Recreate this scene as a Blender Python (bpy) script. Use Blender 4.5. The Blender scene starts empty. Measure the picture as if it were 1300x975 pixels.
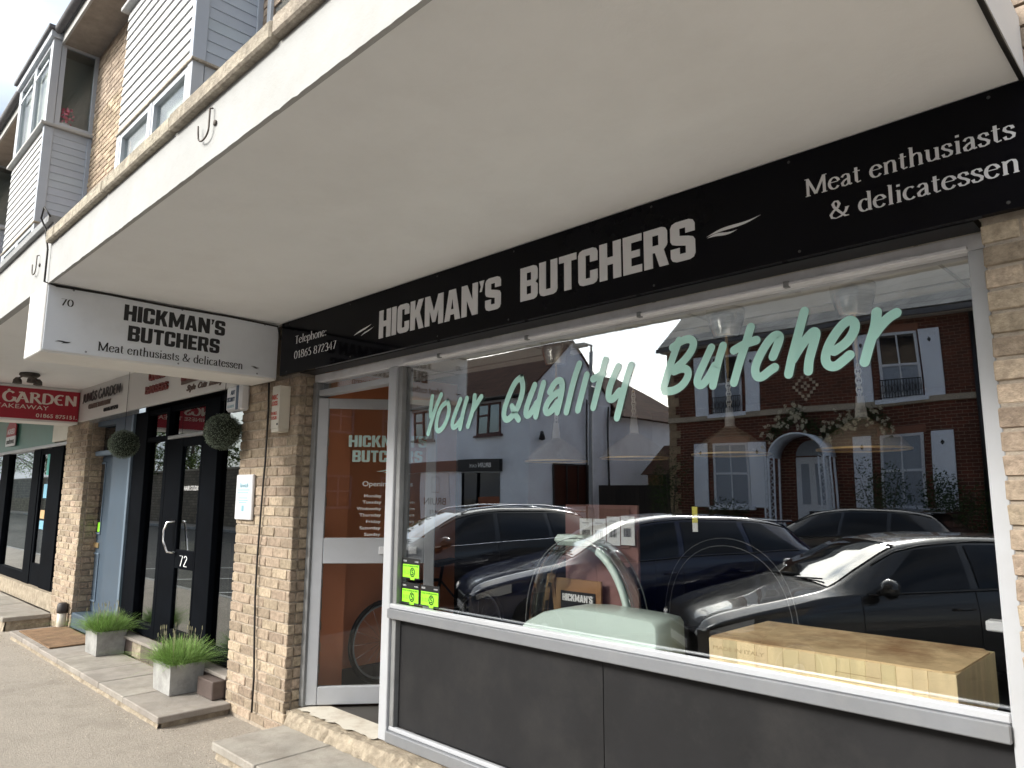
import bpy, math, random
from mathutils import Vector, Matrix
R = math.radians
random.seed(7)
scene = bpy.context.scene
COL = scene.collection

# ------------------------------------------------------------------ camera
cam_d = bpy.data.cameras.new("camera")
cam = bpy.data.objects.new("camera", cam_d)
COL.objects.link(cam)
cam_d.sensor_fit = 'HORIZONTAL'
cam_d.sensor_width = 36.0
cam_d.lens = 36.0 * 921.5 / 1300.0
cam_d.clip_start = 0.05
cam_d.clip_end = 3000
yaw, pit, rol = R(44.80), R(8.755), R(0.279)
fw = Vector((-math.sin(yaw) * math.cos(pit), math.cos(yaw) * math.cos(pit), math.sin(pit)))
rt = Vector((math.cos(yaw), math.sin(yaw), 0))
up = rt.cross(fw)
rt2 = rt * math.cos(rol) + up * math.sin(rol)
up2 = -rt * math.sin(rol) + up * math.cos(rol)
M = Matrix((rt2, up2, -fw)).transposed().to_4x4()
M.translation = Vector((0, -2.6, 1.65))
cam.matrix_world = M
scene.camera = cam

# ------------------------------------------------------------------ light
SUN_EL, SUN_AZ = R(31), R(203)       # azimuth clockwise from +y; the shopfront faces -y, the sun stands beyond the houses opposite
w = bpy.data.worlds.new("World")
scene.world = w
w.use_nodes = True
nt = w.node_tree
nt.nodes.clear()
wo = nt.nodes.new("ShaderNodeOutputWorld")
bg = nt.nodes.new("ShaderNodeBackground")
sky = nt.nodes.new("ShaderNodeTexSky")
sky.sky_type = 'NISHITA'
sky.sun_disc = False
sky.sun_elevation = SUN_EL
sky.sun_rotation = SUN_AZ
sky.air_density = 1.2
sky.dust_density = 2.0
tc = nt.nodes.new("ShaderNodeTexCoord")
mp = nt.nodes.new("ShaderNodeMapping")
mp.inputs['Scale'].default_value = (1.0, 1.0, 2.6)
n1 = nt.nodes.new("ShaderNodeTexNoise")
n1.inputs['Scale'].default_value = 2.3
n1.inputs['Detail'].default_value = 7
n1.inputs['Roughness'].default_value = 0.58
n1.inputs['Distortion'].default_value = 0.35
rmp = nt.nodes.new("ShaderNodeValToRGB")
rmp.color_ramp.elements[0].position = 0.33
rmp.color_ramp.elements[0].color = (.62, .62, .62, 1)
rmp.color_ramp.elements[1].position = 0.56
n2 = nt.nodes.new("ShaderNodeTexNoise")
n2.inputs['Scale'].default_value = 3.2
n2.inputs['Detail'].default_value = 5
rm2 = nt.nodes.new("ShaderNodeValToRGB")
rm2.color_ramp.elements[0].position = 0.4
rm2.color_ramp.elements[1].position = 0.62
rm2.color_ramp.elements[0].color = (1.9, 2.1, 2.4, 1)
rm2.color_ramp.elements[1].color = (4.2, 4.2, 4.2, 1)
mx = nt.nodes.new("ShaderNodeMixRGB")
nt.links.new(tc.outputs['Generated'], mp.inputs['Vector'])
nt.links.new(mp.outputs[0], n1.inputs['Vector'])
nt.links.new(mp.outputs[0], n2.inputs['Vector'])
nt.links.new(n1.outputs['Fac'], rmp.inputs['Fac'])
nt.links.new(n2.outputs['Fac'], rm2.inputs['Fac'])
nt.links.new(rmp.outputs['Color'], mx.inputs['Fac'])
nt.links.new(sky.outputs[0], mx.inputs['Color1'])
dt = nt.nodes.new("ShaderNodeVectorMath"); dt.operation = 'DOT_PRODUCT'
_sd = (math.sin(SUN_AZ) * math.cos(SUN_EL), math.cos(SUN_AZ) * math.cos(SUN_EL), math.sin(SUN_EL))
dt.inputs[1].default_value = _sd
gl0 = nt.nodes.new("ShaderNodeMath"); gl0.operation = 'MULTIPLY_ADD'; gl0.inputs[1].default_value = .5; gl0.inputs[2].default_value = .5
gl1 = nt.nodes.new("ShaderNodeMath"); gl1.operation = 'POWER'; gl1.inputs[1].default_value = 9.0
gl2 = nt.nodes.new("ShaderNodeVectorMath"); gl2.operation = 'MULTIPLY_ADD'
gl2.inputs[1].default_value = (3.7, 3.5, 3.0); gl2.inputs[2].default_value = (.215, .23, .255)
scl = nt.nodes.new("ShaderNodeVectorMath"); scl.operation = 'MULTIPLY'
nt.links.new(tc.outputs['Generated'], dt.inputs[0]); nt.links.new(dt.outputs['Value'], gl0.inputs[0]); nt.links.new(gl0.outputs[0], gl1.inputs[0]); nt.links.new(gl1.outputs[0], gl2.inputs[0])
nt.links.new(rm2.outputs['Color'], scl.inputs[0]); nt.links.new(gl2.outputs[0], scl.inputs[1])
nt.links.new(scl.outputs[0], mx.inputs['Color2'])   # cloud brightens towards the sun (forward scattering)
nt.links.new(mx.outputs[0], bg.inputs['Color'])
nt.links.new(bg.outputs[0], wo.inputs['Surface'])
bg.inputs['Strength'].default_value = 0.14

sun_d = bpy.data.lights.new("sun", 'SUN')
sun_d.energy = 0.85
sun_d.angle = R(12)
sun_d.color = (1.0, 0.96, 0.90)
sun = bpy.data.objects.new("sun", sun_d)
COL.objects.link(sun)
sdir = Vector((math.sin(SUN_AZ) * math.cos(SUN_EL), math.cos(SUN_AZ) * math.cos(SUN_EL), math.sin(SUN_EL)))
sun.rotation_euler = sdir.to_track_quat('Z', 'Y').to_euler()
sun.location = sdir * 30

scene.view_settings.view_transform = 'Standard'
scene.view_settings.look = 'None'
scene.view_settings.exposure = 2.2
scene.view_settings.gamma = 1
scene.view_settings.use_curve_mapping = False
scene.render.engine = 'CYCLES'
scene.cycles.max_bounces = 9
scene.cycles.transparent_max_bounces = 24
scene.cycles.glossy_bounces = 5
scene.cycles.diffuse_bounces = 4
try:
    scene.cycles.use_denoising = True
except Exception:
    pass

# ------------------------------------------------------------------ helpers
def tag(o, label=None, cat=None, group=None, kind=None):
    if label: o['label'] = label
    if cat: o['category'] = cat
    if group: o['group'] = group
    if kind: o['kind'] = kind
    return o

def thing(name, label, cat, loc=(0, 0, 0), rz=0, group=None):
    o = bpy.data.objects.new(name, None)
    o.empty_display_size = 0.1
    COL.objects.link(o)
    o.location = loc
    o.rotation_euler = (0, 0, rz)
    return tag(o, label, cat, group)

def kids(o):
    return [c for c in COL.objects if c.parent == o]

def copy_tree(o, parent=None):
    c = o.copy()
    COL.objects.link(c)
    c.parent = parent
    for ch in list(kids(o)):
        if ch != c:
            copy_tree(ch, c)
    return c

class MB:
    def __init__(s):
        s.v = []; s.f = []; s.smooth = []
    def face(s, pts, sm=False):
        b = len(s.v); s.v += [tuple(p) for p in pts]; s.f.append(tuple(range(b, b + len(pts)))); s.smooth.append(sm)
    def box(s, x0, y0, z0, x1, y1, z1):
        x0, x1 = min(x0, x1), max(x0, x1); y0, y1 = min(y0, y1), max(y0, y1); z0, z1 = min(z0, z1), max(z0, z1)
        b = len(s.v)
        s.v += [(x0,y0,z0),(x1,y0,z0),(x1,y1,z0),(x0,y1,z0),(x0,y0,z1),(x1,y0,z1),(x1,y1,z1),(x0,y1,z1)]
        for f in ((0,3,2,1),(4,5,6,7),(0,1,5,4),(1,2,6,5),(2,3,7,6),(3,0,4,7)):
            s.f.append(tuple(b + i for i in f)); s.smooth.append(False)
        return s
    def cbox(s, x0, y0, z0, x1, y1, z1, c=.004):
        "box with chamfered edges (24 verts, 26 faces)"
        x0, x1 = min(x0, x1), max(x0, x1); y0, y1 = min(y0, y1), max(y0, y1); z0, z1 = min(z0, z1), max(z0, z1)
        lo = (x0, y0, z0); hi = (x1, y1, z1); b = len(s.v); idx = {}
        for sx in (0, 1):
            for sy in (0, 1):
                for sz in (0, 1):
                    for ax in range(3):
                        sg = (sx, sy, sz)
                        p = [lo[i] + c if sg[i] == 0 else hi[i] - c for i in range(3)]
                        p[ax] = lo[ax] if sg[ax] == 0 else hi[ax]
                        idx[(sx, sy, sz, ax)] = len(s.v); s.v.append(tuple(p))
        def add(l): s.f.append(tuple(l)); s.smooth.append(False)
        for ax in range(3):
            o1, o2 = [i for i in range(3) if i != ax]
            for sg in (0, 1):
                q = []
                for a, bb in ((0, 0), (1, 0), (1, 1), (0, 1)):
                    k = [0, 0, 0]; k[ax] = sg; k[o1] = a; k[o2] = bb
                    q.append(idx[(k[0], k[1], k[2], ax)])
                add(q)
            for a in (0, 1):
                for bb in (0, 1):
                    k0 = [0, 0, 0]; k1 = [0, 0, 0]
                    k0[ax] = 0; k1[ax] = 1
                    for k in (k0, k1): k[o1] = a; k[o2] = bb
                    add([idx[tuple(k0) + (o1,)], idx[tuple(k0) + (o2,)], idx[tuple(k1) + (o2,)], idx[tuple(k1) + (o1,)]])
        for sx in (0, 1):
            for sy in (0, 1):
                for sz in (0, 1): add([idx[(sx, sy, sz, 0)], idx[(sx, sy, sz, 1)], idx[(sx, sy, sz, 2)]])
        return s
    def prism(s, poly, a, b, ax='y'):
        "poly in the two other axes (x,z for ax y; y,z for ax x; x,y for ax z) from a to b"
        def P(u, v, t): return (u, t, v) if ax == 'y' else ((t, u, v) if ax == 'x' else (u, v, t))
        n = len(poly); k = len(s.v)
        s.v += [P(u, v, a) for u, v in poly] + [P(u, v, b) for u, v in poly]
        s.f.append(tuple(range(k, k + n))); s.f.append(tuple(range(k + 2*n - 1, k + n - 1, -1))); s.smooth += [False, False]
        for i in range(n):
            j = (i + 1) % n
            s.f.append((k + i, k + j, k + n + j, k + n + i)); s.smooth.append(False)
        return s
    def tube(s, pts, r, n=8, caps=True):
        pts = [Vector(p) for p in pts]; rings = []
        for i, p in enumerate(pts):
            d = (pts[min(i + 1, len(pts) - 1)] - pts[max(i - 1, 0)])
            if d.length < 1e-9: d = Vector((0, 0, 1))
            d.normalize()
            a = d.orthogonal() if i == 0 else (prev - d * prev.dot(d))
            if a.length < 1e-6: a = d.orthogonal()
            a.normalize(); prev = a; b = d.cross(a)
            rr = r[i] if isinstance(r, (list, tuple)) else r
            k = len(s.v)
            s.v += [tuple(p + (a * math.cos(t) + b * math.sin(t)) * rr) for t in (2*math.pi*j/n for j in range(n))]
            rings.append(k)
        for k0, k1 in zip(rings, rings[1:]):
            for j in range(n):
                s.f.append((k0 + j, k0 + (j+1) % n, k1 + (j+1) % n, k1 + j)); s.smooth.append(True)
        if caps:
            s.f.append(tuple(range(rings[0] + n - 1, rings[0] - 1, -1))); s.f.append(tuple(range(rings[-1], rings[-1] + n))); s.smooth += [False, False]
        return s
    def lathe(s, prof, c=(0, 0, 0), n=24, ax='z', ripple=0, rn=0):
        rings = []
        for (r, h) in prof:
            k = len(s.v); rings.append(k)
            for j in range(n):
                t = 2*math.pi*j/n; rr = r * (1 + ripple * (1 if j % 2 else -1))
                u, v = rr*math.cos(t), rr*math.sin(t)
                p = (u, v, h) if ax == 'z' else ((u, h, v) if ax == 'y' else (h, u, v))
                s.v.append((p[0]+c[0], p[1]+c[1], p[2]+c[2]))
        for k0, k1 in zip(rings, rings[1:]):
            for j in range(n):
                s.f.append((k0 + j, k0 + (j+1) % n, k1 + (j+1) % n, k1 + j)); s.smooth.append(True)
        return s
    def grid(s, rows, sm=True, close=False):
        k = len(s.v); m = len(rows[0])
        for r in rows: s.v += [tuple(p) for p in r]
        for i in range(len(rows) - 1):
            for j in range(m - 1 + (1 if close else 0)):
                j2 = (j + 1) % m
                s.f.append((k + i*m + j, k + i*m + j2, k + (i+1)*m + j2, k + (i+1)*m + j)); s.smooth.append(sm)
        return s
    def mesh(s, name, m=None):
        me = bpy.data.meshes.new(name)
        me.from_pydata(s.v, [], s.f)
        me.polygons.foreach_set('use_smooth', s.smooth)
        if m: me.materials.append(m)
        me.update()
        return me
    def build(s, name, m, parent=None, kind=None, fix=True):
        me = s.mesh(name, m)
        if fix:
            import bmesh
            bm = bmesh.new(); bm.from_mesh(me); bmesh.ops.recalc_face_normals(bm, faces=bm.faces); bm.to_mesh(me); bm.free()
        o = bpy.data.objects.new(name, me)
        COL.objects.link(o)
        if parent: o.parent = parent
        if kind: o['kind'] = kind
        return o

def link_mesh(name, me, parent, loc=(0, 0, 0), rot=(0, 0, 0), sc=(1, 1, 1)):
    o = bpy.data.objects.new(name, me); COL.objects.link(o); o.parent = parent
    o.location = loc; o.rotation_euler = rot; o.scale = sc
    return o

def bx(name, m, parent, *c, **k):
    return MB().box(*c).build(name, m, parent, k.get('kind'))
def cb(name, m, parent, *c, ch=.004, kind=None):
    return MB().cbox(*c, c=ch).build(name, m, parent, kind)

# ------------------------------------------------------------------ materials
def mat(name, col, rough=.6, metal=0, var=0, vs=6, bump=0, bs=60, spec=.5, rnd=0, isl=0, dirt=0, dcol=(.08, .07, .055), ds=1.5, coat=0, stretch=None, bw=None):
    m = bpy.data.materials.new(name); m.use_nodes = True
    t = m.node_tree; N = t.nodes; L = t.links; p = N['Principled BSDF']
    p.inputs['Roughness'].default_value = rough; p.inputs['Metallic'].default_value = metal
    p.inputs['Specular IOR Level'].default_value = spec
    if coat: p.inputs['Coat Weight'].default_value = coat
    tcn = N.new('ShaderNodeTexCoord'); mpn = N.new('ShaderNodeMapping'); L.new(tcn.outputs['Object'], mpn.inputs['Vector'])
    if stretch: mpn.inputs['Scale'].default_value = stretch
    geo = N.new('ShaderNodeNewGeometry'); oi = N.new('ShaderNodeObjectInfo')
    # random offset so copies do not repeat
    addv = N.new('ShaderNodeVectorMath'); addv.operation = 'ADD'; comb = N.new('ShaderNodeCombineXYZ')
    mul = N.new('ShaderNodeMath'); mul.operation = 'MULTIPLY'; mul.inputs[1].default_value = 37.0; L.new(oi.outputs['Random'], mul.inputs[0])
    for k in range(3): L.new(mul.outputs[0], comb.inputs[k])
    L.new(mpn.outputs[0], addv.inputs[0]); L.new(comb.outputs[0], addv.inputs[1]); vec = addv.outputs[0]
    last = N.new('ShaderNodeRGB'); last.outputs[0].default_value = (*col, 1); out = last.outputs[0]
    def hsv(fac, amt, src):
        h = N.new('ShaderNodeHueSaturation'); mr = N.new('ShaderNodeMapRange')
        mr.inputs['To Min'].default_value = 1 - amt; mr.inputs['To Max'].default_value = 1 + amt
        L.new(fac, mr.inputs['Value']); L.new(mr.outputs[0], h.inputs['Value']); L.new(src, h.inputs['Color']); return h
    if var:
        n = N.new('ShaderNodeTexNoise'); n.inputs['Scale'].default_value = vs; n.inputs['Detail'].default_value = 6; n.inputs['Roughness'].default_value = .65
        L.new(vec, n.inputs['Vector'])
        mr0 = N.new('ShaderNodeMapRange'); mr0.inputs['From Min'].default_value = .3; mr0.inputs['From Max'].default_value = .7; L.new(n.outputs['Fac'], mr0.inputs['Value'])
        out = hsv(mr0.outputs[0], var, out).outputs[0]
    if rnd: h = hsv(oi.outputs['Random'], rnd, out); out = h.outputs[0]
    if rnd:
        m2 = N.new('ShaderNodeMath'); m2.operation = 'MULTIPLY'; m2.inputs[1].default_value = 7.13; L.new(oi.outputs['Random'], m2.inputs[0])
        fr = N.new('ShaderNodeMath'); fr.operation = 'FRACT'; L.new(m2.outputs[0], fr.inputs[0])
        mr = N.new('ShaderNodeMapRange'); mr.inputs['To Min'].default_value = .492; mr.inputs['To Max'].default_value = .510; L.new(fr.outputs[0], mr.inputs['Value']); L.new(mr.outputs[0], h.inputs['Hue'])
    if isl: out = hsv(geo.outputs['Random Per Island'], isl, out).outputs[0]
    if dirt:
        n = N.new('ShaderNodeTexNoise'); n.inputs['Scale'].default_value = ds; n.inputs['Detail'].default_value = 8; n.inputs['Roughness'].default_value = .7; L.new(vec, n.inputs['Vector'])
        cr = N.new('ShaderNodeValToRGB'); cr.color_ramp.elements[0].position = .46; cr.color_ramp.elements[1].position = .66; L.new(n.outputs['Fac'], cr.inputs['Fac'])
        mm = N.new('ShaderNodeMath'); mm.operation = 'MULTIPLY'; mm.inputs[1].default_value = dirt; L.new(cr.outputs['Color'], mm.inputs[0])
        mixn = N.new('ShaderNodeMixRGB'); L.new(mm.outputs[0], mixn.inputs['Fac']); L.new(out, mixn.inputs['Color1']); mixn.inputs['Color2'].default_value = (*dcol, 1); out = mixn.outputs[0]
    L.new(out, p.inputs['Base Color'])
    if bump:
        n = N.new('ShaderNodeTexNoise'); n.inputs['Scale'].default_value = bs; n.inputs['Detail'].default_value = 8; n.inputs['Roughness'].default_value = .7; L.new(vec, n.inputs['Vector'])
        b = N.new('ShaderNodeBump'); b.inputs['Strength'].default_value = bump; b.inputs['Distance'].default_value = bw or .01
        L.new(n.outputs['Fac'], b.inputs['Height']); L.new(b.outputs[0], p.inputs['Normal'])
    return m

def glass_mat(name, tint=(.75, .8, .78), base=.14, gain=.9, rough=0.0, power=3.0):
    "architectural glass: clear tinted transmission plus a mirror reflection that grows at grazing angles"
    m = bpy.data.materials.new(name); m.use_nodes = True
    t = m.node_tree; N = t.nodes; L = t.links; N.clear()
    o = N.new('ShaderNodeOutputMaterial'); mxs = N.new('ShaderNodeMixShader'); tr = N.new('ShaderNodeBsdfTransparent'); gl = N.new('ShaderNodeBsdfGlossy')
    tr.inputs['Color'].default_value = (*tint, 1); gl.inputs['Roughness'].default_value = rough; gl.inputs['Color'].default_value = (.93, .96, 1, 1)
    lw = N.new('ShaderNodeLayerWeight'); lw.inputs['Blend'].default_value = .5
    pw = N.new('ShaderNodeMath'); pw.operation = 'POWER'; pw.inputs[1].default_value = power; L.new(lw.outputs['Facing'], pw.inputs[0])
    ma = N.new('ShaderNodeMath'); ma.operation = 'MULTIPLY_ADD'; ma.use_clamp = True; ma.inputs[1].default_value = gain; ma.inputs[2].default_value = base
    if name == 'shop_window_glass':      # float glass is never perfectly flat
        tcg = N.new('ShaderNodeTexCoord'); ng = N.new('ShaderNodeTexNoise'); ng.inputs['Scale'].default_value = 1.6; ng.inputs['Detail'].default_value = 1; bg_ = N.new('ShaderNodeBump'); bg_.inputs['Strength'].default_value = 1; bg_.inputs['Distance'].default_value = .0012
        L.new(tcg.outputs['Object'], ng.inputs['Vector']); L.new(ng.outputs['Fac'], bg_.inputs['Height']); L.new(bg_.outputs[0], gl.inputs['Normal'])
    L.new(pw.outputs[0], ma.inputs[0]); L.new(ma.outputs[0], mxs.inputs['Fac']); L.new(tr.outputs[0], mxs.inputs[1]); L.new(gl.outputs[0], mxs.inputs[2]); L.new(mxs.outputs[0], o.inputs['Surface'])
    return m

def brick_mat(name, c1, c2, mortar, scale=1.0, bwid=.2, bh=.07, axis='xz', ms=.012):
    "far brickwork: courses too small to pick apart"
    m = bpy.data.materials.new(name); m.use_nodes = True
    t = m.node_tree; N = t.nodes; L = t.links; p = N['Principled BSDF']; p.inputs['Roughness'].default_value = .9; p.inputs['Specular IOR Level'].default_value = .1
    tcn = N.new('ShaderNodeTexCoord'); sp = N.new('ShaderNodeSeparateXYZ'); cm = N.new('ShaderNodeCombineXYZ'); L.new(tcn.outputs['Object'], sp.inputs[0])
    ad = N.new('ShaderNodeMath'); ad.operation = 'ADD'; L.new(sp.outputs['X'], ad.inputs[0]); L.new(sp.outputs['Y'], ad.inputs[1])
    L.new(ad.outputs[0], cm.inputs['X']); L.new(sp.outputs['Z'], cm.inputs['Y'])
    b = N.new('ShaderNodeTexBrick'); b.inputs['Color1'].default_value = (*c1, 1); b.inputs['Color2'].default_value = (*c2, 1); b.inputs['Mortar'].default_value = (*mortar, 1)
    b.inputs['Scale'].default_value = scale; b.inputs['Brick Width'].default_value = bwid; b.inputs['Row Height'].default_value = bh; b.inputs['Mortar Size'].default_value = ms*.5; b.inputs['Bias'].default_value = -.1
    L.new(cm.outputs[0], b.inputs['Vector'])
    n = N.new('ShaderNodeTexNoise'); n.inputs['Scale'].default_value = 1.3; n.inputs['Detail'].default_value = 8; L.new(tcn.outputs['Object'], n.inputs['Vector'])
    mr = N.new('ShaderNodeMapRange'); mr.inputs['To Min'].default_value = .6; mr.inputs['To Max'].default_value = 1.35; L.new(n.outputs['Fac'], mr.inputs['Value'])
    h = N.new('ShaderNodeHueSaturation'); L.new(mr.outputs[0], h.inputs['Value']); L.new(b.outputs['Color'], h.inputs['Color']); L.new(h.outputs[0], p.inputs['Base Color'])
    bp = N.new('ShaderNodeBump'); bp.inputs['Strength'].default_value = .6; bp.inputs['Distance'].default_value = .01; bp.invert = True; L.new(b.outputs['Fac'], bp.inputs['Height']); L.new(bp.outputs[0], p.inputs['Normal'])
    return m

def emis(name, col, s):
    m = bpy.data.materials.new(name); m.use_nodes = True; p = m.node_tree.nodes['Principled BSDF']
    p.inputs['Base Color'].default_value = (*col, 1); p.inputs['Emission Color'].default_value = (*col, 1); p.inputs['Emission Strength'].default_value = s
    return m

BRICK = mat('buff_brick', (.40, .32, .24), .9, var=.34, vs=38, bump=1.0, bs=55, rnd=.26, spec=.2, dirt=.25, ds=4, dcol=(.14, .10, .075))
BRICKS = mat('buff_brick_stuff', (.34, .275, .22), .9, var=.25, vs=22, bump=.7, bs=90, isl=.25, spec=.2)
MORTAR = mat('mortar', (.41, .35, .285), .95, var=.2, vs=30, bump=.8, bs=150, spec=.1)
RENDER = mat('white_render', (.41, .415, .415), .8, var=.06, vs=3, bump=.35, bs=35, spec=.2, dirt=.35, ds=5, dcol=(.36, .35, .33), bw=.006)
SOFFIT = mat('painted_soffit', (.84, .845, .85), .75, var=.035, vs=1.2, bump=.3, bs=9, spec=.3, dirt=.28, ds=1.3, dcol=(.71, .70, .69))
SBOX = mat('painted_sign_box', (.74, .73, .71), .6, var=.04, vs=3, bump=.1)
COPING = mat('coping_stone', (.42, .37, .30), .95, var=.35, vs=30, bump=1.0, bs=70, rnd=.1, dirt=.5, ds=7, dcol=(.17, .15, .12))
ALU = mat('aluminium', (.25, .26, .28), .38, metal=.35, var=.08, vs=5, bump=.06, bs=90, dirt=.3, ds=7, dcol=(.3, .3, .3))
ALUH = mat('aluminium_head_lightened', (.80, .80, .83), .35, metal=.1, var=.08, vs=6, dirt=.3, ds=8, dcol=(.5, .48, .47))  # frame aluminium lightened on the head to offset the canopy shade
ALUD = mat('grey_aluminium', (.24, .245, .25), .5, metal=.2, var=.12, vs=5, dirt=.2, ds=8)
ALUW = mat('white_aluminium', (.44, .455, .485), .4, metal=.05, var=.05, vs=4, dirt=.25, ds=6, dcol=(.4, .4, .4))
PANEL = mat('charcoal_panel', (.012, .012, .0135), .6, var=.25, vs=1.6, bump=.1, bs=10, spec=.3, dirt=.6, ds=2.5, dcol=(.026, .025, .025))
BLACKG = mat('gloss_black', (.003, .003, .005), .07, spec=.10, var=.2, vs=3, bump=.01, bs=4)
BLACKM = mat('matt_black', (.006, .006, .007), .5, var=.2)
BLACKF = mat('black_frame', (.003, .004, .006), .7, var=.3, vs=4, spec=.03)
LETTER = mat('silver_vinyl', (.74, .74, .76), .5)
LETTERB = mat('black_vinyl', (.012, .012, .014), .5)
SIGNW = mat('silver_sign_board', (.74, .77, .82), .35, metal=.15, var=.04, vs=2, dirt=.15, ds=4, dcol=(.35, .35, .35))
BOARDW = mat('white_sign_board', (.60, .585, .57), .5, var=.03, vs=2)
MINT = mat('mint_vinyl', (.54, .95, .85), .35, spec=.6, coat=1.0)
MINTP = mat('mint_enamel', (.74, .88, .82), .35, var=.03, vs=3, coat=.4)
PVC = mat('white_pvc', (.43, .46, .51), .4, var=.04, vs=3, dirt=.15, ds=6, dcol=(.4, .4, .4))
CLAP = mat('white_board', (.44, .45, .465), .65, var=.07, vs=4, bump=.15, bs=40, rnd=.06, dirt=.3, ds=5, dcol=(.48, .45, .38))
CLAPB = mat('white_board_shaded', (.40, .45, .52), .55, var=.05, vs=3, rnd=.04)  # white bay boards again, bluish shade of the side put into the colour
LEAD = mat('grey_felt', (.12, .12, .13), .8, var=.2, vs=8)
TIMBER = mat('weathered_soffit', (.30, .27, .24), .85, var=.2, vs=5, bump=.2)
TARMAC = mat('pavement_tarmac', (.44, .395, .345), .95, var=.2, vs=60, bump=1.0, bs=120, spec=.15, dirt=.5, ds=2.2, dcol=(.29, .26, .22), bw=.02)
ASPH = mat('asphalt', (.09, .088, .084), .9, var=.25, vs=3, bump=.8, bs=160, spec=.2)
SLAB = mat('paving_slab', (.32, .295, .265), .9, var=.2, vs=3.5, bump=.5, bs=60, rnd=.1, spec=.2, dirt=.5, ds=6, dcol=(.21, .18, .155))
SLABE = mat('rough_mortar_edge', (.42, .36, .28), .95, var=.3, vs=14, bump=1.0, bs=40, spec=.1, dirt=.5, ds=9, dcol=(.2, .16, .12), bw=.02)
CONC = mat('cast_concrete', (.37, .37, .36), .85, var=.25, vs=7, bump=.45, bs=45, spec=.2, dirt=.4, ds=5, dcol=(.16, .15, .14))
MAT_ = mat('coir_mat', (.26, .16, .09), .95, var=.3, vs=9, bump=1, bs=300)
CABLE = mat('black_cable', (.012, .011, .010), .6)
PBOX = mat('cream_plastic', (.62, .58, .50), .4, var=.05, vs=4, dirt=.2, ds=5, dcol=(.35, .3, .2))
PWHITE = mat('white_plastic', (.72, .73, .76), .35, var=.03)
PBLUE = mat('navy_plastic', (.03, .06, .12), .4)
PRED = mat('red_print', (.55, .08, .05), .5)
TERRA = mat('terracotta_paint', (.70, .26, .13), .8, var=.05, vs=2)
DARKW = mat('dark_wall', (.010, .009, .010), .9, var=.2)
CEIL = mat('ceiling_board', (.90, .88, .84), .9, var=.03, vs=2)
FLOORM = mat('shop_floor', (.06, .055, .05), .55, var=.15, vs=3)
BLUEP = mat('blue_grey_paint', (.058, .088, .125), .5, var=.06, vs=4, dirt=.1, ds=5)
BLUEL = mat('light_blue_paint', (.14, .19, .25), .5, var=.05, vs=4)
REDS = mat('crimson_sign', (.36, .012, .03), .4, var=.05)
GREENS = mat('green_transom', (.03, .14, .11), .3, var=.1)
LEAFD = mat('boxwood_leaf', (.12, .15, .11), .6, isl=.5, spec=.3)
CORE = mat('boxwood_core', (.008, .014, .007), .9)
GRASS = mat('grass_blade', (.22, .35, .10), .6, isl=.45, spec=.2)
LEAF = mat('tree_leaf', (.07, .12, .03), .6, isl=.5, spec=.3)
LEAFB = mat('shrub_leaf', (.05, .085, .03), .8, isl=.5, spec=.08)
BARK = mat('bark', (.09, .07, .05), .95, var=.3, bump=.8, bs=30)
STEEL = mat('brushed_steel', (.75, .73, .69), .25, metal=1, var=.25, vs=3, stretch=(1, 1, 30))
CHROME = mat('chrome', (.8, .8, .82), .12, metal=1)
CHAIN = mat('pale_chain', (.95, .95, .93), .4, metal=.3)
BRASS = mat('brass_rim', (.85, .62, .32), .3, metal=.8)
GREENL = mat('bright_green_label', (.30, .82, .03), .5)
SHOPG = glass_mat('shop_window_glass', (.985, .99, .985), .20, .50, power=2.2)
GLASS2 = glass_mat('frame_glass', (.45, .5, .48), .10, .85)
BAYG = glass_mat('bay_glass', (.8, .82, .82), .05, .35, power=2.0)
DARKG = mat('dark_window', (.010, .012, .016), .04, spec=.9)
SHADEG = mat('ribbed_shade_glass', (.30, .25, .20), .2, spec=.6)
SHADEG.node_tree.nodes['Principled BSDF'].inputs['Alpha'].default_value = .6
CURVEG = glass_mat('curved_glass', (.86, .95, .92), .05, .9, power=2.0)
WOOD = mat('maple_end_grain', (.90, .73, .44), .5, var=.2, vs=9, rnd=.07, stretch=(1, 1, .18), bump=.1, bs=40)
WOODT = mat('maple_worn_top', (.84, .62, .36), .6, var=.25, vs=8, dirt=.75, ds=4.5, dcol=(.30, .13, .05), bump=.15, bs=50)
WOODO = mat('orange_pine', (.30, .15, .06), .6, var=.15, vs=5)
PAPER = mat('paper', (.78, .78, .78), .7)
PINKW = mat('dusty_pink', (.26, .13, .12), .8)
YEL = mat('yellow_tag', (.75, .68, .12), .5)

print("part 1 ok")
# ------------------------------------------------------------------ lettering
def curve_mesh(polys, name='outline'):
    cu = bpy.data.curves.new(name, 'CURVE'); cu.dimensions = '2D'; cu.fill_mode = 'BOTH'; cu.extrude = .5
    for poly in polys:
        sp = cu.splines.new('POLY'); sp.points.add(len(poly) - 1); sp.use_cyclic_u = True
        for i, (x, y) in enumerate(poly): sp.points[i].co = (x, y, 0, 1)
    o = bpy.data.objects.new(name, cu); COL.objects.link(o)
    dg = bpy.context.evaluated_depsgraph_get(); me = bpy.data.meshes.new_from_object(o.evaluated_get(dg))
    bpy.data.objects.remove(o); bpy.data.curves.remove(cu)
    return me

def round_poly(p, r=.05, skip=None):
    return p

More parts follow.
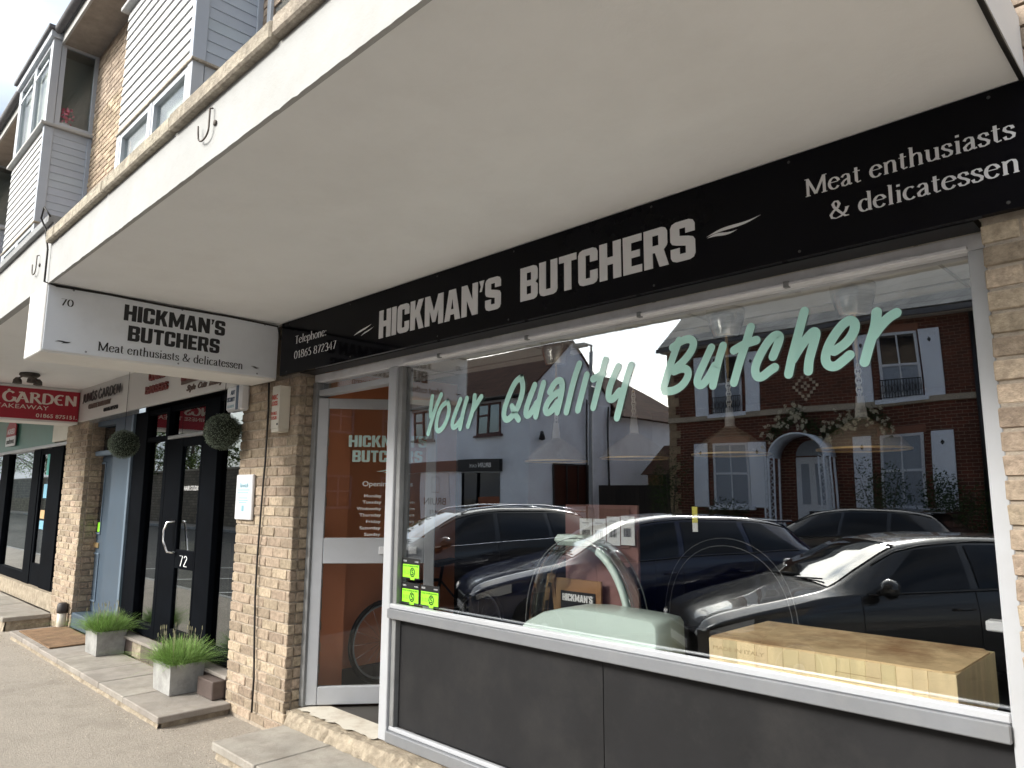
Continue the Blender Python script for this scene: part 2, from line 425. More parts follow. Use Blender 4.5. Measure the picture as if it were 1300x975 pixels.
_c = .13; _s = .21
def _snake(w, c=_c, s=_s):
    return [[(c,0),(w-c,0),(w-.04,.04),(w,c),(w,.46),(w-.04,.54),(w-.13,.58),(s,.64),(s,.82),(w-s,.82),(w-s,.68),(w,.68),(w,1-c),(w-.04,.96),(w-c,1),(c,1),(.04,.96),(0,1-c),(0,.54),(.04,.46),(.13,.42),(w-s,.36),(w-s,.18),(s,.18),(s,.34),(0,.34),(0,c),(.04,.04)]]
BLOCK = {
 'H': (.58, [[(0,0),(_s,0),(_s,.4),(.37,.4),(.37,0),(.58,0),(.58,1),(.37,1),(.37,.6),(_s,.6),(_s,1),(0,1)]]),
 'I': (.215, [[(0,0),(.215,0),(.215,1),(0,1)]]),
 'C': (.55, [[(_c,0),(.55-_c,0),(.51,.04),(.55,_c),(.55,.38),(.34,.38),(.34,.18),(_s,.18),(_s,.82),(.34,.82),(.34,.62),(.55,.62),(.55,1-_c),(.51,.96),(.55-_c,1),(_c,1),(.04,.96),(0,1-_c),(0,_c),(.04,.04)]]),
 'K': (.60, [[(0,0),(.21,0),(.21,.36),(.26,.45),(.385,0),(.60,0),(.42,.56),(.58,1),(.365,1),(.21,.62),(.21,1),(0,1)]]),
 'M': (.78, [[(0,0),(.2,0),(.2,.52),(.33,.1),(.45,.1),(.58,.52),(.58,0),(.78,0),(.78,1),(.57,1),(.39,.46),(.21,1),(0,1)]]),
 'A': (.63, [[(0,0),(.205,0),(.235,.19),(.395,.19),(.425,0),(.63,0),(.45,1),(.18,1)], [(.262,.36),(.368,.36),(.315,.74)]]),
 'N': (.62, [[(0,0),(.2,0),(.2,.52),(.41,0),(.62,0),(.62,1),(.42,1),(.42,.48),(.21,1),(0,1)]]),
 "'": (.17, [[(.02,.66),(.09,.66),(.18,1),(0,1),(.06,.82)]]),
 'S': (.56, _snake(.56)),
 'B': (.57, [[(0,0),(.57-_c,0),(.53,.04),(.57,_c),(.57,.42),(.50,.5),(.57,.58),(.57,1-_c),(.53,.96),(.57-_c,1),(0,1)], [(_s,.18),(.36,.18),(.36,.42),(_s,.42)], [(_s,.59),(.36,.59),(.36,.82),(_s,.82)]]),
 'U': (.57, [[(_c,0),(.57-_c,0),(.53,.04),(.57,_c),(.57,1),(.36,1),(.36,.18),(_s,.18),(_s,1),(0,1),(0,_c),(.04,.04)]]),
 'T': (.52, [[(.155,0),(.365,0),(.365,.81),(.52,.81),(.52,1),(0,1),(0,.81),(.155,.81)]]),
 'E': (.48, [[(0,0),(.48,0),(.48,.19),(.21,.19),(.21,.41),(.43,.41),(.43,.59),(.21,.59),(.21,.81),(.48,.81),(.48,1),(0,1)]]),
 'R': (.59, [[(0,0),(_s,0),(_s,.38),(.27,.38),(.375,0),(.59,0),(.48,.42),(.55,.5),(.57,.56),(.57,1-_c),(.53,.96),(.57-_c,1),(0,1)], [(_s,.56),(.36,.56),(.36,.82),(_s,.82)]]),
 ' ': (.2, []),
}
def block_polys(text, gap=.055):
    x = 0; out = []
    for ch in text:
        w_, ps = BLOCK[ch]
        for p in ps: out.append([(x + a, b) for a, b in p])
        x += w_ + gap
    return out, x - gap

def place_mesh(me, name, m, parent, fn, th=.003):
    "maps (u, v, w) of a flat mesh to the world with fn(u, v, depth)"
    for v in me.vertices:
        u, vv, ww = v.co; v.co = fn(u, vv, (ww / .5) * th * .5 + th * .5)
    me.materials.clear(); me.materials.append(m); me.update()
    import bmesh
    bm = bmesh.new(); bm.from_mesh(me); bmesh.ops.recalc_face_normals(bm, faces=bm.faces); bm.to_mesh(me); bm.free()
    o = bpy.data.objects.new(name, me); COL.objects.link(o); o.parent = parent
    return o

def on_front(x0, z0, sx, sz, y, sign=-1):          # plane facing -y, text left to right = +x
    return lambda u, v, d: (x0 + u * sx, y + sign * d, z0 + v * sz)
def on_side(y0, z0, sx, sz, x):                    # plane facing +x, text left to right = +y
    return lambda u, v, d: (x + d, y0 + u * sx, z0 + v * sz)

def block_text(text, name, m, parent, fn_maker, a0, a1, z0, z1, plane, th=.003):
    "one object per letter"
    polys, wd = block_polys(text); x = 0
    fn = fn_maker(a0, z0, (a1 - a0) / wd, z1 - z0, plane)
    for ch in text:
        w_, ps = BLOCK[ch]
        if ps: place_mesh(curve_mesh([[(x + a, b) for a, b in p] for p in ps], 'letter'), 'letter', m, parent, fn, th)
        x += w_ + .055

def font_mesh(text, align='LEFT', shear=0, bold=0):
    cu = bpy.data.curves.new('lettering', 'FONT'); cu.body = text; cu.extrude = .5; cu.align_x = align; cu.shear = shear; cu.size = 1.39; cu.offset = bold; cu.resolution_u = 4
    o = bpy.data.objects.new('lettering', cu); COL.objects.link(o)
    dg = bpy.context.evaluated_depsgraph_get(); me = bpy.data.meshes.new_from_object(o.evaluated_get(dg))
    bpy.data.objects.remove(o); bpy.data.curves.remove(cu)
    return me
def sans(text, name, m, parent, fn_maker, a0, z0, h, plane, a1=None, shear=0, bold=0, th=.002):
    "built-in typeface, cap height h; stretched to end at a1 when given"
    me = font_mesh(text, shear=shear, bold=bold)
    us = [v.co.x for v in me.vertices] or [0, 1]; wd = max(us) - min(us); u0 = min(us)
    sx = h if a1 is None else (a1 - a0) / wd
    for v in me.vertices: v.co.x -= u0
    return place_mesh(me, name, m, parent, fn_maker(a0, z0, sx, h, plane), th)

def arc(cx, cy, rx, ry, a, b, n=14):
    return [(cx + rx*math.cos(R(a + (b-a)*i/n)), cy + ry*math.sin(R(a + (b-a)*i/n))) for i in range(n + 1)]
SER = {  # advance, strokes, serifs (x, y, half width)
 'M': (1.08, [[(.13,0),(.13,1)], [(.13,1),(.5,.04)], [(.5,.04),(.9,1)], [(.9,1),(.9,0)]], [(.13,0,.12),(.9,0,.13),(.09,1,.09),(.94,1,.09)]),
 'e': (.56, [[(.07,.4),(.47,.4)], arc(.28,.33,.22,.33,15,325)], []),
 'a': (.54, [[(.08,.52),(.15,.63),(.26,.66),(.36,.6),(.38,.48),(.38,.08),(.43,.01),(.51,.05)], [(.38,.42),(.18,.32),(.08,.2),(.1,.06),(.2,0),(.3,.05),(.38,.13)]], []),
 't': (.40, [[(.17,.86),(.17,.12),(.22,.01),(.36,.05)], [(.04,.64),(.34,.64)]], []),
 'n': (.64, [[(.14,.64),(.14,0)], [(.14,.5),(.25,.63),(.37,.66),(.46,.6),(.49,.48),(.49,0)]], [(.14,0,.1),(.49,0,.1),(.09,.64,.05)]),
 'h': (.64, [[(.14,1.04),(.14,0)], [(.14,.5),(.25,.63),(.37,.66),(.46,.6),(.49,.48),(.49,0)]], [(.14,0,.1),(.49,0,.1),(.09,1.04,.05)]),
 'u': (.64, [[(.14,.64),(.14,.2),(.18,.05),(.28,0),(.4,.05),(.49,.15)], [(.49,.64),(.49,0)]], [(.09,.64,.06),(.44,.64,.06),(.54,0,.06)]),
 's': (.47, [[(.37,.48),(.34,.61),(.22,.66),(.1,.6),(.08,.5),(.15,.4),(.3,.3),(.39,.2),(.37,.07),(.24,0),(.11,.03),(.07,.17)]], []),
 'i': (.32, [[(.16,.64),(.16,0)], [(.16,.96),(.16,.84)]], [(.16,0,.1),(.11,.64,.05)]),
 'd': (.62, [arc(.27,.33,.2,.33,50,310), [(.48,1.04),(.48,0)]], [(.43,1.04,.05),(.53,0,.05)]),
 'l': (.32, [[(.16,1.04),(.16,0)]], [(.16,0,.1),(.11,1.04,.05)]),
 'c': (.52, [arc(.28,.33,.22,.33,50,315)], []),
 '&': (.92, [[(.8,.5),(.72,.27),(.52,.07),(.3,0),(.12,.08),(.08,.25),(.2,.43),(.4,.6),(.47,.78),(.4,.95),(.27,.97),(.19,.84),(.24,.65),(.45,.35),(.7,.03),(.86,.02)]], [(.8,.5,.09)]),
 'T': (.74, [[(.05,.98),(.68,.98)], [(.37,1),(.37,0)]], [(.37,0,.13)]),
 'p': (.62, [[(.14,.64),(.14,-.3)], arc(.33,.33,.21,.33,-130,130)], [(.14,-.3,.1),(.09,.64,.05)]),
 'o': (.58, [arc(.29,.33,.23,.33,0,360,20)], []),
 ':': (.28, [[(.13,.62),(.13,.5)], [(.13,.12),(.13,0)]], []),
 '0': (.6, [arc(.29,.48,.22,.48,0,360,20)], []),
 '1': (.5, [[(.12,.78),(.27,.96),(.27,0)]], [(.27,0,.13)]),
 '8': (.6, [arc(.29,.72,.18,.24,0,360,16), arc(.29,.24,.22,.24,0,360,16)], []),
 '6': (.6, [[(.48,.96),(.25,.8),(.1,.5),(.08,.25)], arc(.29,.28,.21,.28,0,360,16)], []),
 '5': (.56, [[(.45,.96),(.16,.96),(.13,.55)], arc(.25,.3,.2,.28,110,-130)], []),
 '7': (.56, [[(.05,.94),(.47,.94),(.2,0)]], []),
 '2': (.58, [arc(.27,.7,.19,.26,160,-30)[:12] + [(.08,.05)], [(.06,.04),(.5,.04)]], []),
 '3': (.56, [arc(.25,.73,.18,.23,150,-90), arc(.25,.25,.21,.25,90,-150)], []),
 '4': (.6, [[(.4,0),(.4,.96),(.05,.3),(.55,.3)]], []),
 'J': (.5, [[(.34,1),(.34,.15),(.25,-.05),(.08,-.02)]], [(.34,1,.14)]),
 'U': (.8, [[(.15,1),(.15,.25),(.25,.05),(.4,0),(.58,.06),(.66,.25),(.66,1)]], [(.15,1,.12),(.66,1,.1)]),
 'N': (.85, [[(.14,0),(.14,1)], [(.14,1),(.7,0)], [(.7,0),(.7,1)]], [(.14,0,.1),(.12,1,.08),(.7,1,.1)]),
 'G': (.85, [arc(.43,.5,.35,.5,45,350,18), [(.76,.42),(.76,.05)], [(.3,1.18),(.42,1.08)]], [(.72,.44,.14)]),
 'S': (.62, [[(.5,.78),(.45,.94),(.3,1),(.14,.93),(.1,.76),(.2,.6),(.42,.42),(.52,.25),(.46,.07),(.3,0),(.13,.05),(.08,.25)]], []),
 'A': (.85, [[(.02,-.05),(.1,.02),(.4,1)], [(.4,1),(.75,0)], [(.2,.36),(.6,.36)], [(.15,.95),(.4,1)]], [(.74,0,.11)]),
 'R': (.8, [[(.16,1),(.16,0)], [(.16,1),(.45,.98),(.58,.85),(.56,.66),(.42,.54),(.16,.5)], [(.38,.5),(.74,0),(.84,-.02)], [(.02,.92),(.16,1)]], [(.16,0,.12)]),
 'D': (.85, [[(.16,1),(.16,0)], [(.1,1),(.4,1),(.65,.85),(.74,.5),(.65,.15),(.4,0),(.1,0)]], []),
 'E': (.72, [arc(.42,.5,.33,.5,60,300,16), [(.1,.52),(.5,.52)]], []),
 'O': (.85, [arc(.42,.5,.35,.5,0,360,20)], []),
 ' ': (.34, [], []),
}
def ribbon(mb, pts, wf, fn, d, cap=False):
    "flat ribbon of varying half width wf(dx,dy) along pts, raised to depth d"
    P = [Vector((a, b)) for a, b in pts]; n = len(P); Lf = []; Rt = []
    for i in range(n):
        t = P[min(i+1, n-1)] - P[max(i-1, 0)]
        if t.length < 1e-9: t = Vector((1, 0))
        t.normalize(); nn = Vector((-t.y, t.x)); h = wf(t.x, t.y)
        Lf.append(P[i] + nn*h); Rt.append(P[i] - nn*h)
    if cap:
        def fan(c, t, h, sg):
            base = math.atan2(t.y, t.x)
            return [c + Vector((math.cos(base + a), math.sin(base + a))) * h for a in [sg*math.pi/2 - sg*math.pi*k/6 for k in range(7)]]
        t0 = (P[0] - P[1]).normalized(); h0 = wf(t0.x, t0.y); t1 = (P[-1] - P[-2]).normalized(); h1 = wf(t1.x, t1.y)
        mb.face([fn(q.x, q.y, d) for q in fan(P[0], t0, h0, 1)]); mb.face([fn(q.x, q.y, d) for q in fan(P[-1], t1, h1, 1)])
    for i in range(n - 1):
        mb.face([fn(q.x, q.y, d + i * 2e-5) for q in (Lf[i], Lf[i+1], Rt[i+1], Rt[i])])
def serif(text, name, m, parent, fn_maker, a0, a1, z0, h, plane, thick=.085, thin=.022, th=.002):
    adv = sum(SER[c][0] for c in text); sx = (a1 - a0) / adv; fn0 = fn_maker(a0, z0, sx, h, plane)
    mb = MB(); x = 0; k = 0
    for ch in text:
        w_, st, se = SER[ch]
        for s in st:
            k += 1; dd = th + (k % 4) * .00035
            ribbon(mb, [(x + a, b) for a, b in s], lambda dx, dy: thin + (thick - thin) * abs(dy) * .75 , fn0, dd)
        for (sx_, sy_, hw) in se:
            k += 1; mb.face([fn0(x + sx_ + a, sy_ + b, th + (k % 4) * .00035) for a, b in ((-hw, -.02), (hw, -.02), (hw, .025), (-hw, .025))])
        x += w_
    return mb.build(name, m, parent, fix=False)

def swoosh(name, m, parent, polys, fn):
    mb = MB()
    for i, p in enumerate(polys):
        mb.face([fn(a, b, .002 + i * .0004) for a, b in p])
    return mb.build(name, m, parent, fix=False)
def leafpoly(x0, y0, x1, y1, fat, bend):
    "slim tapering brush mark"
    out = []; n = 10; dx, dy = x1-x0, y1-y0; L_ = math.hypot(dx, dy); nx, ny = -dy/L_, dx/L_
    top = []; bot = []
    for i in range(n + 1):
        t = i/n; c = math.sin(t*math.pi*.98); b = bend*math.sin(t*2*math.pi); f = fat*c*(1 - .4*t)
        top.append((x0+dx*t+nx*(b+f), y0+dy*t+ny*(b+f))); bot.append((x0+dx*t+nx*(b-f), y0+dy*t+ny*(b-f)))
    return top + bot[::-1]

# ------------------------------------------------------------------ setting: ground, road, pavements
bx('ground', mat('earth', (.16, .14, .11), .95, var=.3), None, -400, -400, -.6, 400, 400, -.40, kind='structure')
def road_z(y): return -.15 + (min(max(-4 - y, 0), 7.5)) / 7.5 * .13
mb = MB()
ys = [-2.5, -4, -6, -8, -10, -11.5]
mb.grid([[(-120, y, road_z(y)), (-60, y, road_z(y)), (0, y, road_z(y)), (60, y, road_z(y)), (120, y, road_z(y))] for y in ys], sm=False)
mb.build('road', ASPH, None, kind='structure')
mb = MB().box(-120, -2.38, -.4, 60, .6, 0.0); mb.build('pavement', TARMAC, None, kind='structure')
mb = MB()
for i in range(70):
    x = -60 + i * .92; mb.cbox(x, -2.5, -.4, x + .91, -2.382, .002, c=.01)
mb.build('kerb', CONC, None, kind='structure')
mb = MB()
for i in range(130):
    x = -70 + i * .92; mb.cbox(x, -11.62, -.4, x + .91, -11.50, .09, c=.01)
mb.build('far_kerb', CONC, None, kind='structure')
bx('far_pavement', TARMAC, None, -120, -13.0, -.4, 120, -11.622, .08, kind='structure')
bx('front_garden', mat('garden_soil', (.08, .06, .04), .95, var=.3), None, -10.6, -13.62, .081, -3.0, -12.35, .35, kind='structure')
bx('yard', TARMAC, None, -60, -60, -.38, 60, -13.0, .07, kind='structure')
# parking bay lines (echelon)
LINE = mat('road_paint', (.6, .6, .58), .8, var=.15, vs=20)
mb = MB()
for k in range(-6, 5):
    x0 = -2.25 + k * 2.95; a = R(40)
    dx, dy = math.sin(a), -math.cos(a)
    p = []
    for t in (0, 1.0, 2.5, 4.9):
        y = -2.62 + dy * t; p.append(((x0 + dx*t, y, road_z(y) + .004), (x0 + dx*t + .12, y, road_z(y) + .004)))
    for q, r_ in zip(p, p[1:]): mb.face([q[0], q[1], r_[1], r_[0]])
mb.build('parking_line', LINE, None, kind='structure')

mb = MB()
for i in range(3200):
    x = random.uniform(-12, -.5)
    y = (-.52 if x < -5.6 else -.47) - abs(random.gauss(0, .07)) if random.random() < .7 else random.uniform(-1.6, -.5)
    if -5.58 < x < -4.82 and random.random() < .8: y = random.uniform(-.5, .0)
    s_ = random.uniform(.002, .0055); a = random.uniform(0, 3)
    c_, d_ = math.cos(a)*s_, math.sin(a)*s_
    b_ = len(mb.v); mb.v += [(x + c_, y + d_, .0), (x - d_, y + c_, .0), (x - c_, y - d_, .0), (x + d_, y - c_, .0), (x, y, s_*1.1)]
    for q in ((0,1,4),(1,2,4),(2,3,4),(3,0,4)): mb.f.append(tuple(b_ + k for k in q)); mb.smooth.append(False)
tag(mb.build('grit', mat('loose_grit', (.40, .35, .29), .95, isl=.5), None, kind='stuff', fix=False), 'loose grit gathered along the foot of the steps and pier', 'grit')

# ------------------------------------------------------------------ bricks
CO, BLN = .0735, .215
def brick_meshes(l, h=.0625, d=.05, n=3):
    out = []
    for i in range(n):
        mb = MB(); rj = lambda: random.uniform(-.0018, .0018)
        mb.cbox(0, 0, 0, l, d, h, c=.0045)
        mb.v = [(x + rj(), y + rj(), z + rj()) for x, y, z in mb.v]
        out.append(mb.mesh('brick', BRICK))
    return out
BM_F = brick_meshes(BLN - .011); BM_H = brick_meshes(.102); BM_Q = brick_meshes(.05)
BM_CUT = {}
def brick_at(parent, x, y, z, l, rz=0):
    key = round(l, 3)
    if abs(l - (BLN - .011)) < .004: me = random.choice(BM_F); sc = 1
    else:
        if key not in BM_CUT: BM_CUT[key] = brick_meshes(l, n=2)
        me = random.choice(BM_CUT[key])
    return link_mesh('brick', me, parent, (x, y, z), (0, 0, rz))
def course_cells(x0, x1, off):
    "cuts of a running bond course between x0 and x1"
    x = x0 - off; out = []
    while x < x1 - .01:
        a, b = max(x, x0), min(x + BLN, x1)
        if b - a > .035: out.append((a, b))
        x += BLN
    return out
def brick_wall(parent, x0, x1, yf, z0, z1, zcut=None, front=True):
    n = 0; k = 0; z = z0
    while z < z1 - .02:
        for a, b in course_cells(x0, x1, (BLN/2 if k % 2 else 0)):
            brick_at(parent, a + .0055, yf + random.uniform(-.003, .003), z + .005, round((b - a - .011) * 50) / 50 if abs(b - a - BLN) > .005 else BLN - .011); n += 1
        z += CO; k += 1
    return n
def side_bricks(parent, xf, y0, y1, z0, z1):
    "visible right hand return of a pier, facing +x"
    z = z0; k = 0
    while z < z1 - .02:
        cells = course_cells(y0, y1, (.11 if k % 2 else 0))
        for a, b in cells:
            l = b - a - .011
            if l < .03: continue
            me_key = round(l, 2)
            if me_key not in BM_CUT: BM_CUT[me_key] = brick_meshes(me_key, n=2)
            link_mesh('brick', random.choice(BM_CUT[me_key]), parent, (xf + random.uniform(-.002, .003), a + .0055, z + .005), (0, 0, R(90)))
        z += CO; k += 1

YF, YG = .14, .19
pier = thing('brick_pier', 'buff brick pier carrying two alarm boxes and a black cable, beside the open door', 'pier', (-5.26, .2, 0), group='brick piers between the shops')
pier.matrix_world
def P(o): o.matrix_parent_inverse = o.parent.matrix_basis.inverted()
def reparent_all(t):
    for c in kids(t):
        c.matrix_parent_inverse = Matrix.Translation(-Vector(t.location))
b = MB().box(-5.70, .038, -.1, -4.815, .245, 2.94); b.build('mortar_core', MORTAR, pier)
brick_wall(pier, -5.715, -4.80, .031, .02, 2.52)
side_bricks(pier, -4.80, .085, .30, .02, 2.52)
reparent_all(pier)
pier2 = thing('brick_pier', 'buff brick pier at the right edge, beside the big shop window', 'pier', (0, .2, 0), group='brick piers between the shops')
MB().box(-.495, .038, -.1, .9, .60, 2.94).build('mortar_core', MORTAR, pier2)
brick_wall(pier2, -.508, .55, .031, .02, 2.53)
reparent_all(pier2)
pier3 = thing('brick_pier', 'buff brick pier between the blue door and the green-topped shop at far left', 'pier', (-10.3, .2, 0), group='brick piers between the shops')
MB().box(-10.79, .038, -.1, -9.905, .60, 2.94).build('mortar_core', MORTAR, pier3)
brick_wall(pier3, -10.80, -9.89, .031, .02, 2.52)
side_bricks(pier3, -9.89, .085, .30, .02, 2.52)
reparent_all(pier3)

# ------------------------------------------------------------------ canopy
can = thing('canopy', 'long white concrete canopy with stone coping running over all the shops', 'canopy', (-8, -.7, 2.94))
MB().box(-24, -1.52, 2.941, -.34, .06, 3.15).build('soffit_slab', SOFFIT, can)
# fascia with slightly ragged lower edge
mb = MB(); n = 160; rows = [[], []]
for i in range(n + 1):
    x = -.34 - (5.10 - .34) * i / n; j = random.uniform(-.0015, .0015) - (.003 if random.random() < .06 else 0)
    rows[0].append((x, -1.545, 2.932 + j)); rows[1].append((x, -1.545, 3.187))
mb.grid(rows, sm=False)
mb.face([(-.338, -1.545, 2.932), (-.338, -1.50, 2.938), (-.338, -1.50, 3.165), (-.338, -1.545, 3.165)])
mb.grid([[(r[0], -1.52, 2.939) for r in rows[0]], rows[0]], sm=False)
o = mb.build('fascia', RENDER, can)
mb = MB().box(-24, -1.545, 2.936, -5.10, -1.50, 3.33); mb.build('fascia', RENDER, can)
cst = MB().cbox(0, -1.58, 3.188, .905, -1.30, 3.262, c=.008).mesh('coping_stone', COPING)
for i in range(5):
    link_mesh('coping_stone', cst, can, (-1.26 - i * .915, random.uniform(-.004, .004), random.uniform(-.002, .002) + .0))
cb('coping_stone', COPING, can, -5.10, -1.58, 3.187, -4.925, -1.30, 3.263, ch=.008)
bx('capping', ALUD, can, -24, -1.575, 3.331, -5.10, -1.40, 3.375)
MB().box(-24, -1.28, 3.151, -.36, .0, 3.19).build('roof_deck', LEAD, can)
reparent_all(can)
t = thing('hook', 'rusty iron hook fixed to the canopy face above the butcher, the one further right', 'hook', (-2.72, -1.55, 3.03), group='iron hooks on the canopy face')
RUST = mat('rusty_iron', (.10, .085, .075), .7, var=.4, vs=20, metal=.4)
MB().tube([(.02, .0, .115), (.02, -.012, .11), (.02, -.012, .07)] + [(-.03 + .05*math.cos(a), -.012, .03 - .035*math.sin(a)) for a in [math.pi*k/10 for k in range(11)]] + [(-.084, -.012, .05), (-.088, -.012, .075)], .0036, 8).build('hook_rod', RUST, t)
MB().lathe([(0, 0), (.012, 0), (.012, .006), (.006, .01), (0, .01)], (.045, -.002, .045), 10, 'y').build('bolt', RUST, t)
c = copy_tree(t); c.location = (-5.385, -1.55, 3.06); c['label'] = 'small hook on the white canopy face left of the drooping cable at the 70 sign'

# canopy end cable and right brick above
tag(MB().tube([(-.345, -1.5, 2.925), (-.348, -1.1, 2.93), (-.344, -.7, 2.925), (-.348, -.3, 2.93), (-.345, -.03, 2.925)], .008, 6).build('cable', CABLE), 'black cable running along the right end of the canopy ceiling', 'cable')

# ------------------------------------------------------------------ upper storeys
wall = thing('upper_wall', 'buff brick upper wall between the two white boarded bays', 'wall', (-9.2, .1, 3.2))
MB().box(-24, .02, 2.95, 3.0, .5, 8.0).build('mortar_core', MORTAR, wall)
cnt = 0; z = 5.0; k = 0; stuff = MB()
z = 2.97
while z < 7.78:
    for a, b in course_cells(-10.93, -7.60, (BLN/2 if k % 2 else 0)):
        near = 5.75 < z < 6.85 or (z > 6.85 and a > -10.2 and False)
        if near and a > -10.95 and cnt < 298:
            L_ = b - a - .011
            if abs(b - a - BLN) < .005: me = random.choice(BM_F)
            else:
                key = round(round(L_ * 50) / 50, 3)
                if key not in BM_CUT: BM_CUT[key] = brick_meshes(max(key, .02), n=2)
                me = random.choice(BM_CUT[key])
            link_mesh('brick', me, wall, (a + .0055, random.uniform(0, .006), z + .005)); cnt += 1
        else:
            stuff.cbox(a + .0055, random.uniform(0, .005), z + .005, b - .0055, .05, z + .0675, c=.004)
    for (u0, u1) in ((-5.73, -.2), (-.2, 1.2)):
        for a, b in course_cells(u0, u1, (BLN/2 if k % 2 else 0)):
            if -5.62 < a < -4.2 and z > 3.6: continue
            stuff.box(a + .0055, random.uniform(.0, .005), z + .005, b - .0055, .05, z + .0675)
    for a, b in course_cells(-16, -12.85, (BLN/2 if k % 2 else 0)):
        if z > 4: stuff.box(a + .0055, random.uniform(.0, .005), z + .005, b - .0055, .05, z + .0675)
    z += CO; k += 1
stuff.build('brickwork', BRICKS, wall, kind='stuff')
reparent_all(wall)
uw = thing('window', 'white framed upper window just right of the nearer boarded bay', 'window', (-5.0, 0, 5.2))
MB().box(-5.60, -.02, 3.6, -5.53, .07, 7.2).box(-4.25, -.02, 3.6, -4.18, .07, 7.2).box(-5.53, -.02, 3.6, -4.25, .07, 3.67).box(-5.53, -.02, 7.13, -4.25, .07, 7.2).build('frame', PVC, uw)
bx('pane', BAYG, uw, -5.53, .012, 3.67, -4.25, .018, 7.13)
reparent_all(uw)
eave = thing('eaves', 'weathered grey timber eaves and gutter along the roof edge', 'eaves', (-9, -.2, 7.8))
MB().box(-24, -.44, 7.80, -5.0, .3, 7.83).build('soffit_board', TIMBER, eave)
MB().box(-24, -.47, 7.78, -5.0, -.441, 7.97).build('fascia_board', RENDER, eave)
MB().tube([(-24, -.53, 7.95), (-5.0, -.53, 7.95)], .055, 10).build('gutter', LEAD, eave)
reparent_all(eave)
bx('roof', mat('concrete_tile', (.15, .11, .09), .9, var=.3), None, -24, -.40, 7.975, 3, 4, 8.2, kind='structure')

CURT = mat('net_curtain', (.75, .74, .66), .9, var=.05)
def make_bay(xr, wd, label, lower_open=True):
    xl = xr - wd; yf = -.56
    t = thing('bay_window', label, 'bay window', (xr - wd/2, -.25, 3.2), group='white boarded bay windows')
    # corner posts (full height)
    for (x, y) in ((xr - .045, yf + .045), (xl + .045, yf + .045)):
        MB().cbox(x - .05, y - .05, 3.2, x + .05, y + .05, 5.19, c=.004).build('corner_post', PVC, t)
        MB().cbox(x - .05, y - .05, 6.60, x + .05, y + .05, 7.83, c=.004).build('corner_post', PVC, t)
    # backing behind the boards
    MB().box(xl + .03, yf + .035, 5.2, xr - .03, .02, 6.555).build('board_backing', mat('bay_backing', (.3, .3, .3), .9), t)
    nb = 13; bh = (6.55 - 5.2) / nb
    fb = MB(); 
    fb.prism([(yf + .03, 0), (yf - .003, 0), (yf + .012, bh + .008), (yf + .03, bh + .008)], 0, wd, ax='x')
    fm = fb.mesh('clapboard', CLAP)
    sb = MB(); sb.prism([(-.03, 0), (.004, 0), (-.003, bh + .004), (-.03, bh + .004)], 0, .46, ax='y')
    sm_ = sb.mesh('clapboard', CLAPB)
    for i in range(nb):
        link_mesh('clapboard', fm, t, (xl, 0, 5.2 + i * bh))
        link_mesh('clapboard', sm_, t, (xr, yf + .10, 5.2 + i * bh))
    MB().cbox(xr - .055, yf - .012, 5.2, xr + .012, yf + .10, 6.55, c=.004).build('corner_trim', CLAPB, t)
    MB().cbox(xr - .02, -.045, 5.2, xr + .012, .02, 6.55, c=.004).build('corner_trim', CLAPB, t)
    MB().cbox(xl - .01, yf - .02, 5.175, xr + .03, .02, 5.198, c=.003).build('drip_board', COPING, t)
    MB().cbox(xl - .06, yf - .06, 6.555, xr + .05, .02, 6.598, c=.006).build('sill', RENDER, t)
    # roof
    MB().cbox(xl - .03, yf - .05, 7.832, xr + .04, .02, 7.93, c=.006).build('roof_fascia', PVC, t)
    MB().cbox(xl - .06, yf - .09, 7.931, xr + .07, .02, 7.99, c=.008).build('flat_roof', LEAD, t)
    def window(z0, z1):
        half = wd / 2
        for x0, x1 in ((xl + .10, xl + half - .03), (xl + half + .03, xr - .10)):
            f = MB(); w_ = .05
            f.box(x0, yf, z0, x1, yf + .06, z0 + w_).box(x0, yf, z1 - w_, x1, yf + .06, z1).box(x0, yf, z0 + w_, x0 + w_, yf + .06, z1 - w_).box(x1 - w_, yf, z0 + w_, x1, yf + .06, z1 - w_)
            fo = f.build('window_frame', PVC, t)
            MB().box(x0 + w_, yf + .03, z0 + w_, x1 - w_, yf + .036, z1 - w_).build('pane', BAYG, fo)
            if z0 > 6: MB().box(x0 + .06, yf - .012, z1 - .28, x1 - .06, yf + .0, z1 - .24).build('transom', PVC, fo)
        MB().box(xl + half - .028, yf - .004, z0, xl + half + .028, yf + .064, z1).build('mullion', PVC, t)
        f = MB(); w_ = .055; x = xr - .06
        f.box(x, yf + .1, z0, x + .06, .02, z0 + w_).box(x, yf + .1, z1 - w_, x + .06, .02, z1).box(x, yf + .1, z0 + w_, x + .06, yf + .16, z1 - w_).box(x, -.04, z0 + w_, x + .06, .02, z1 - w_)
        fo = f.build('window_frame', PVC, t)
        MB().box(x + .02, yf + .16, z0 + w_, x + .026, -.04, z1 - w_).build('pane', BAYG, fo)
    window(3.25, 5.17); window(6.60, 7.83)
    # net curtain right behind the front panes, dark room behind
    MB().box(xl + .1, yf + .10, 6.64, xr - .2, yf + .105, 7.78).build('curtain', CURT, t)
    MB().box(xl + .1, yf + .10, 3.3, xr - .2, yf + .105, 5.14).build('curtain', CURT, t)
    MB().box(xl + .05, .016, 3.2, xr - .05, .0195, 7.8).build('room_back', mat('bay_room', (.42, .44, .42), .9), t)
    MB().box(xr - .34, yf + .11, 6.62, xr - .335, .015, 7.81).build('pane_panel', bpy.data.materials['bay_room'], t)  # added grey panel, brightens the dark room seen through the side pane
    MB().box(xr - .9, yf + .12, 6.62, xr - .09, -.0, 6.625).build('inner_sill', PVC, t)
    reparent_all(t)
    return t
